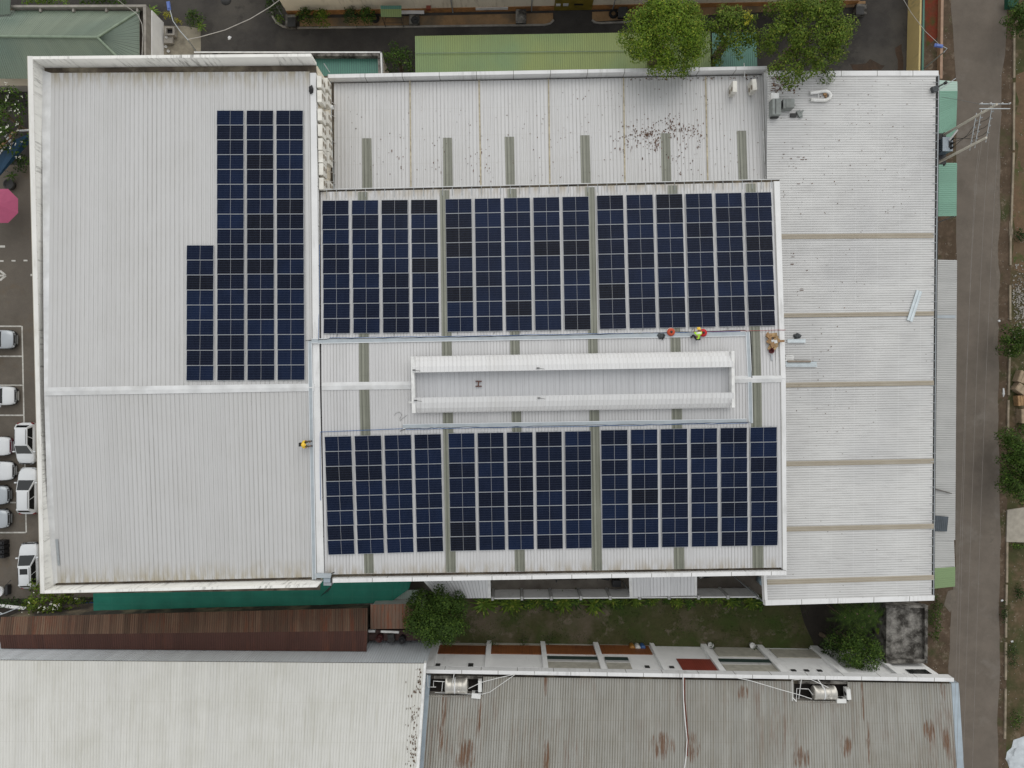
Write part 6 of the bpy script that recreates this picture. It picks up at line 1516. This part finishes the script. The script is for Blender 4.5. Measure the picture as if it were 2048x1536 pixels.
# teal shade net
def tealnet():
    t = NT('teal_net'); p = t.pos(); s = t.sep(p)
    w = t.math('LESS_THAN', t.math('FRACT', t.math('MULTIPLY', s[0], .55)), .05); w2 = t.math('LESS_THAN', t.math('FRACT', t.math('MULTIPLY', s[1], 1.6)), .12)
    n = t.noise(p, .7, 4); c = t.mix(t.rng(n, .3, .7), (.008, .15, .105), (.014, .2, .14)); c = t.mix(t.math('MULTIPLY', t.math('MAXIMUM', w, w2), .25), c, (.05, .2, .15)); return t.done(c, .7)
t = thing('shade_net', 'long teal shade net hung along the south wall of the left warehouse', 'shade net', P(480, 1195, 0))
m = MB(); top = [(186, 1176), (400, 1164), (640, 1152), (780, 1148), (826, 1147)]; bot = [(187, 1222), (400, 1215.5), (640, 1210), (780, 1205), (818, 1178)]
nu, nv = 70, 8; g = []
for i in range(nu + 1):
    u = i / nu * (len(top) - 1); k = min(len(top) - 2, int(u)); f = u - k; row = []
    for j in range(nv + 1):
        v_ = j / nv; a = lerp(V((*top[k], 0)), V((*top[k + 1], 0)), f); b = lerp(V((*bot[k], 0)), V((*bot[k + 1], 0)), f); q = lerp(a, b, v_)
        z = 3.6 - .35 * v_ - .18 * math.sin(math.pi * v_) + .1 * mnoise.noise(V((q.x * .06, q.y * .12, 0))) - .06 * abs(math.sin(i * .7)); row.append(P(q.x, q.y, z))
    g.append(row)
vs = [p for r_ in g for p in r_]; m.mesh(vs, [(i * (nv + 1) + j, i * (nv + 1) + j + 1, (i + 1) * (nv + 1) + j + 1, (i + 1) * (nv + 1) + j) for i in range(nu) for j in range(nv)], smooth=True); m.build('netting', tealnet(), t)
m = MB(); m.tube([P(187, 1223.5, 3.2), P(640, 1212, 3.2), P(782, 1207, 3.2)], .04, 6)
m.build('edge_pipe', M['steel'], t)
for x in (190, 330, 480, 640, 775):
    q = P(x, lerp(1222, 1207, (x - 187) / 600), 3.2); m = MB(); m.tube([(q.x, q.y, 0), q], .04, 6); m.build('post', M['steel'], t)
m = MB()
for i in range(14): x = 300 + i * 17; m.tube([P(x, 1219.8 - i * .45, 3.15), P(x, 1224 - i * .45, 2.6)], .02, 4)
m.build('lower_lattice', M['steel'], t)
mm = thing('sheet_roof', 'small pale mint sheet beside the tree at the net end', 'roof sheet', P(800, 1193, 0)); rib_sheet('sheet', m_roof('pale_mint_sheet', (.42, .5, .45), .2, line=.3, lw=.25), mm, P(780, 1180, 2.9), P(835, 1180, 2.9), P(835, 1199, 2.8), P(780, 1199, 2.8), 10, .02, .3)
m = MB(); q = P(808, 1190, 2.8); m.tube([(q.x, q.y, 0), q], .05, 6); m.build('post', M['steel'], mm)
# duct box at the corner between the warehouses
t = thing('cable_duct_box', 'grey boxed cable duct stepping over the gutter between the two warehouses', 'duct', P(655, 1155, 12))
m = MB(); m.slab(P(632, 1148, 12.5), P(662, 1148, 12.5), P(661, 1156, 12.5), P(633, 1156, 12.5), .3); m.build('upper_run', M['tray'], t)
m = MB(); m.slab(P(647, 1156.5, 12.35), P(660, 1156.5, 12.35), P(660, 1165, 12.35), P(647, 1165, 12.35), .4); m.build('middle_step', M['blueflash'], t); m = MB(); m.slab(P(647, 1165.5, 12.0), P(663, 1165.5, 12.0), P(663, 1171, 12.0), P(647, 1171, 12.0), 1.5); m.build('drop', M['tray'], t)
for i in range(3):
    m = MB(); m.tube([P(660 + i, 1150, 12.4), P(663, 1158, 12.3), P(664, 1170, 12.1), P(655 - i * 6, 1185 + i * 3, 4.2)], .03, 5); m.build('down_cable', M['black'], t)
m = MB(); m.tube([P(660, 1148, 12.3), P(669, 1144.5, 12.3)], .04, 5); m.build('cable_stub', M['black'], t)
# things below the lean-to
m = MB(); m.tube([P(762, 1263, 4.3), P(798, 1264.5, 4.3)], .12, 8); m.build('white_pipe', M['white'], None, 'white pipe lying below the striped lean-to', 'pipe', origin=P(780, 1263, 1))
m = MB(); m.box(P(744, 1261.5, 4.3), (.6, .2, .3)); m.build('pale_box', M['flash'], None, 'small pale box at the corner of the long rusty shed', 'box', origin=P(744, 1261, 1))
m = MB(); m.slab(P(738, 1260, 4.0), P(842, 1260, 4.0), P(842, 1281, 4.0), P(738, 1281, 4.0), 4.0); m.build('pinkish_slab', m_plain('pinkish_concrete', (.075, .045, .042), .9, var=.3), None, 'dull pink concrete slab between lean-to and ivory warehouse', 'slab', origin=P(786, 1276))
for (x, y, c, l) in ((761, 1274, (.05, .01, .01), 'dark red drum on the dull pink slab'), (806, 1277, (.015, .015, .017), 'black drum on the dull pink slab')):
    m = MB(); m.lathe(P(x, y - 2, 4.0), [(0, 0), (.3, 0), (.32, .4), (.3, .8), (.25, .8), (.22, .5), (0, .5)], 18); m.build('drum', m_plain('drum_paint', c, .5), None, l, 'drum', origin=P(x, y, .3))
m = MB(); m.box(P(783, 1275, 4.3), (.55, .7, .6), .1); m.box(P(783, 1279, 4.62), (.6, .1, .06)); m.build('grey_box', M['dark'], None, 'dark grey box on the dull pink slab', 'box', origin=P(783, 1278, .3))
# barrels at the terrace
for (x, c, l) in ((1262, (.32, .15, .03), 'orange barrel at the terrace foot'), (1273, (.6, .6, .58), 'white barrel at the terrace foot'), (1283, (.04, .1, .25), 'blue barrel at the terrace foot')):
    m = MB(); m.lathe(P(x, 1290, 0), [(0, 0), (.24, 0), (.26, .3), (.25, .34), (.26, .38), (.25, .8), (.2, .86), (.06, .87), (0, .87)], 18); m.build('barrel', m_plain('barrel_paint', c, .45), None, l, 'barrel', 'barrels at the terrace foot', origin=P(x, 1290))
# top edge: awning, bench, vents
t = thing('awning', 'small green awning on the cream building', 'awning', P(782, 24, 0)); rib_sheet('roof_sheet', M['teal'], t, P(761, 11, 2.4), P(803, 11, 2.4), P(803, 18, 2.2), P(761, 18, 2.2), 8, .02, .3); rib_sheet('roof_sheet', M['palegreen2'] if 0 else M['limeroof'], t, P(761, 18, 2.2), P(803, 18, 2.2), P(803, 34, 2.0), P(762, 34, 2.0), 8, .02, .3)
for x in (764, 801): q = P(x, 33, 2.0); m = MB(); m.tube([(q.x, q.y, 0), q], .03, 6); m.build('post', M['dark'], t)
t = thing('steel_table', 'low frame table under the small green awning', 'table', P(788, 41, 0)); m = MB(); m.tube([P(771, 35, .7), P(807, 35, .7), P(807, 46, .7), P(770, 46, .7), P(771, 35, .7)], .03, 4); m.build('frame', M['dark'], t)
for (x, y) in ((771, 36), (806, 36), (806, 46), (770, 46)): m = MB(); m.tube([P(x, y, 0), P(x, y, .7)], .025, 4); m.build('leg', M['dark'], t)
def hatch(label, px, py, w, h, disc=True):
    t = thing('drain_box', label, 'drain box', P(px, py, 0)); m = MB(); m.box(P(px, py, .3), (w, h, .6)); m.build('box', M['moss'], t)
    m = MB(); m.lathe(P(px + 1, py, .6), [(.36, 0), (.38, .06), (.3, .06), (.28, .02), (.12, .02), (.1, .05), (0, .05)], 20) if disc else m.box(P(px, py, .62), (w * .8, h * .8, .05)); m.build('lid', M['dark'], t)
hatch('dark box with round lid on the pavement by the cream building', 829, 41, .95, .85); hatch('square dark planter box at the rounded kerb corner', 583, 44, .95, 1.1, False); hatch('dark square box beside the lower end of the pavement, upper right', 1720, 21, .95, .95, False)
t = thing('bench', 'long white bench against the cream building', 'bench', P(825, 24, 0)); m = MB(); m.box(P(825, 24.5, .45), (2.2, .32, .06)); m.build('seat', M['flash'], t)
for x in (808, 842): m = MB(); m.box(P(x, 24.5, .21), (.06, .3, .42)); m.build('leg', M['conc'], t)
t = thing('letter_box', 'small red box on the cream building wall', 'box', P(857, 17, 1)); m = MB(); m.box(P(857, 16, 1.0), (.36, .3, .4)); m.box(P(857, 15, 1.22), (.42, .36, .04)); m.build('body', m_plain('dull_red', (.2, .05, .03), .6), t)
for (x, y, l) in ((751, 39, 'round tyre-like ring beside the pointed shrub'), (1226, 30, 'round dark pot near the downpipe at the upper middle')):
    m = MB(); m.lathe(P(x, y, 0), [(.2, .3), (.3, .36), (.4, .3), (.42, .15), (.36, 0), (.2, .02)], 18); m.build('tyre_ring', M['tyre'], None, l, 'tyre', origin=P(x, y))
m = MB(); m.box(P(1245, 27, .5), (.8, .7, 1.0)); m.box(P(1245, 27, 1.02), (.86, .76, .05)); m.build('dark_cabinet', M['dark'], None, 'dark cabinet left of the dense lime tree', 'cabinet', origin=P(1245, 27))
m = MB(); m.box(P(1042, 34, .35), (.95, 1.1, .7)); m.box(P(1042, 34, .72), (1.0, 1.15, .05)); m.build('stone_block', M['moss'], None, 'dark mossy block on the orange pavement', 'block', origin=P(1042, 34))
# gate ornaments: plain sign plates
for (x, y, w, h, c, l) in ((1116, 11, .42, .35, 'flash', 'left pale plate on the mustard gate'), (1131, 8, .5, .38, 'flash', 'right pale plate on the mustard gate'), (1157, 7, .85, .22, 'black', 'black plate on the mustard gate')):
    q = P(x, y, .8); q.y = ft(pd(x), .12, 0).y; q.z = 1.1; m = MB(); m.box(q, (w, .04, h)); m.box(q + V((0, .03, 0)), (w * .6, .04, h * .5)); m.build('sign_plate', M[c], None, l, 'sign', origin=q)
# yard: septic box and manholes
t = thing('water_pit', 'concrete pit with square dark opening in the yard', 'pit', P(339, 65, 0)); m = MB()
for (a, b, c, d) in ((329, 53, 349, 56), (329, 67, 349, 70), (329, 56, 332.5, 67), (345, 56, 349, 67)): m.slab(P(a, b, .6), P(c, b, .6), P(c, d, .6), P(a, d, .6), .6)
m.build('rim', M['conc'], t); m = MB(); m.slab(P(332, 55, .3), P(346, 55, .3), P(346, 68, .3), P(332, 68, .3), .1); m.build('opening', M['black'], t); m = MB(); m.slab(P(328, 70.5, .35), P(346, 70.5, .35), P(345, 86, .35), P(328, 86, .35), .35); m.build('cover', M['conc'], t)
for (x, y) in ((333, 75), (332, 94), (337, 103)):
    m = MB(); m.lathe(P(x, y, .36 if y < 80 else .04), [(.13, 0), (.13, .1), (.09, .1), (.08, .02), (0, .02)], 14); m.build('vent_cap', M['flash'], None, ['white vent cap on the concrete pit cover', 'white vent cap on the yard pad, upper of two', 'white vent cap on the yard pad, lower of two'][[75, 94, 103].index(y)], 'vent cap', origin=P(x, y))
t = thing('wire_rack', 'small white wire rack beside the white side wall', 'rack', P(309, 53, 0)); m = MB(); m.tube([P(305, 49, .8), P(313, 49, .8), P(313, 60, .8), P(308, 56, .8), P(305, 49, .8)], .035, 5); m.build('frame', M['white'], t); m = MB()
for (x, y) in ((305, 49), (313, 49), (313, 60)): m.tube([P(x, y, 0), P(x, y, .8)], .025, 5)
m.build('leg', M['white'], t)
lump('litter_sheet', 'crumpled white sheet on the yard asphalt', 'litter', Plane(P(0, 0, .02), P(10, 0, .02), P(0, 10, .02)), 459, 76, (.17, .19, .08), M['flash'], seed=3)
m = MB(); m.lathe(P(452, 0, .005), [(.5, 0), (.5, .02), (0, .02)], 20); m.build('manhole_cover', M['dark'], None, 'round dark manhole cover at the top edge of the yard', 'manhole', origin=P(452, 0))
# far side of the road
GP = Plane(P(0, 0, .02), P(10, 0, .02), P(0, 10, .02))
for i, (x, y, sx, sy, h, a, l) in enumerate(((2041, 754, .8, 1.1, .7, -.35, 'pale wooden crate, topmost across the road'), (2039, 778, 1.1, .75, .7, -.6, 'tilted pale crate, second from the top across the road'), (2038, 801, .65, .95, .6, .1, 'brown crate, third from the top across the road'), (2046, 832, .8, 1.3, .7, .03, 'long pale crate, lowest in the row across the road'))):
    t = thing('crate', l, 'crate', P(x, y, 0), 'wooden crates across the road'); M['crate'] = M.get('crate') or m_plain('crate_wood', (.34, .26, .18), .85, var=.25, scale=3); q = P(x, y, h / 2)
    m = MB(); m.box(q, (sx, sy, h), a); m.build('body', M['crate'] if i != 2 else M['wood'], t); rm = Matrix.Rotation(a, 3, 'Z')
    for k in (-.38, 0, .38): m = MB(); m.box(q + rm @ V((sx * k, 0, h / 2 + .015)), (.1, sy * 1.02, .03), a); m.build('top_slat', M['crate'] if i != 2 else M['wood'], t)
m = MB(); m.slab(P(2015, 1020, .15), P(2100, 1008, .15), P(2100, 1086, .15), P(2013, 1084, .15), .15); m.build('slab', GM['pad2'] if 'pad2' in GM else m_plain('pale_concrete', (.34, .31, .26), .9, var=.2), None, 'pale concrete slab across the road at the right edge', 'slab', origin=P(2040, 1050))
M['tarpw'] = m_plain('pale_blue_tarp', (.5, .54, .57), .7)
lump('tarp_heap', 'white tarp spread at the lower right corner', 'tarp', GP, 2050, 1518, (1.75, 2.1, .07), M['tarpw'], seed=6)
lump('earth_mound', 'pale concrete rubble beside the kerb across the road', 'rubble', GP, 2021, 462, (.16, .9, .12), m_plain('dusty_rubble', (.25, .21, .16), .9, var=.4), seed=9)
gr = random.Random(8); m = MB()
for i in range(420):
    p = P(gr.gauss(2044, 12), gr.gauss(605, 32), .03)
    if p.x < P(2024, 0, 0).x: continue
    s = gr.uniform(.04, .14); m.box(p, (s, s * gr.uniform(.6, 1.2), s * .6), gr.uniform(0, 3))
for i in range(260):
    y = gr.uniform(120, 1500); p = P(gr.uniform(2000, 2048), y, .03); s = gr.uniform(.02, .06); m.box(p, (s, s, s * .5), gr.uniform(0, 3))
m.build('gravel', M['conc'], None, 'loose grey gravel and litter across the road', 'gravel', None, 'stuff')
m = MB(); gl_ = random.Random(12)
for (x, y) in ((1998, 643), (2007, 785), (2005, 1201), (2024, 1283), (1953, 205), (2031, 1006)):
    pass
for i, (x, y, l) in enumerate(((1998, 642, 'white litter bag on the verge above the small dark tree'), (2007, 785, 'long white litter strip on the verge'), (2004, 1201, 'white litter scrap on the lower verge'), (2024, 1283, 'larger white litter bag in the lower weeds'))):
    lump('litter', l, 'litter', GP, x, y, (.09, .4, .08) if i == 1 else (.12, .1, .06), M['flash'], seed=20 + i)
t = thing('green_cart', 'dark green covered thing at the top right corner of the road', 'cart', P(2026, 8, 0)); lump_ = None
m = MB(); m.slab(P(2016, -6, 1.0), P(2038, -6, 1.0), P(2036, 13, .7), P(2016, 14, .7), .5); m.build('cover', m_plain('green_cover', (.01, .08, .05), .6), t); m = MB(); m.lathe(P(2024, 15, .0), [(0, 0), (.25, 0), (.25, .1), (0, .1)], 14, 'X'); m.build('wheel', M['tyre'], t)

# lawn tufts
gt = random.Random(31); m = MB()
for i in range(5200):
    px, py = gt.uniform(880, 1690), gt.uniform(1203, 1284)
    if mnoise.noise(V((px * .018, py * .03, 3))) < -.05: continue
    p = P(px, py, .004); a = gt.uniform(0, 6.28); d = V((math.cos(a), math.sin(a), 0)); l = gt.uniform(.06, .16)
    m.face([p - d * .03, p + d * .03, p + V((gt.uniform(-.1, .1), gt.uniform(-.1, .1), l))], [(0, 0)] * 3)
m.build('lawn_grass', LEAF['dark'], None, 'short dark grass tufts on the lawn', 'grass', None, 'stuff')

# ================================================================== light, sky, camera
world = bpy.data.worlds.new('World'); scene.world = world; world.use_nodes = True
wt = world.node_tree; bg = wt.nodes['Background']
sky = wt.nodes.new('ShaderNodeTexSky'); sky.sky_type = 'NISHITA'; sky.sun_disc = False
EL, AZ = R(50), R(14)
sky.sun_elevation = EL; sky.sun_rotation = AZ; sky.air_density = AIR; sky.dust_density = DUST; sky.ozone_density = 1.0
hs = wt.nodes.new('ShaderNodeHueSaturation'); hs.inputs['Saturation'].default_value = .1
wt.links.new(sky.outputs[0], hs.inputs['Color']); wt.links.new(hs.outputs[0], bg.inputs['Color'])
bg.inputs['Strength'].default_value = SKYS
sl = bpy.data.lights.new('sun', 'SUN'); sl.energy = SUNS; sl.angle = R(50); sl.color = (1, .95, .88)
so = bpy.data.objects.new('sun', sl); COL.objects.link(so)
dv = V((math.sin(AZ) * math.cos(EL), math.cos(AZ) * math.cos(EL), math.sin(EL)))
so.rotation_mode = 'QUATERNION'; so.rotation_quaternion = dv.to_track_quat('Z', 'Y'); so.location = dv * 80
cd = bpy.data.cameras.new('camera'); co = bpy.data.objects.new('camera', cd); COL.objects.link(co)
co.location = (0, 0, CH); cd.sensor_width = 36; cd.sensor_fit = 'HORIZONTAL'; cd.lens = 36 * F / 2048; cd.clip_end = 2000
scene.camera = co
vs_ = scene.view_settings; vs_.view_transform = 'Standard'; vs_.look = 'None'; vs_.exposure = EXPO; vs_.gamma = 1; vs_.use_curve_mapping = False
scene.cycles.max_bounces = 6
scene.cycles.use_denoising = True
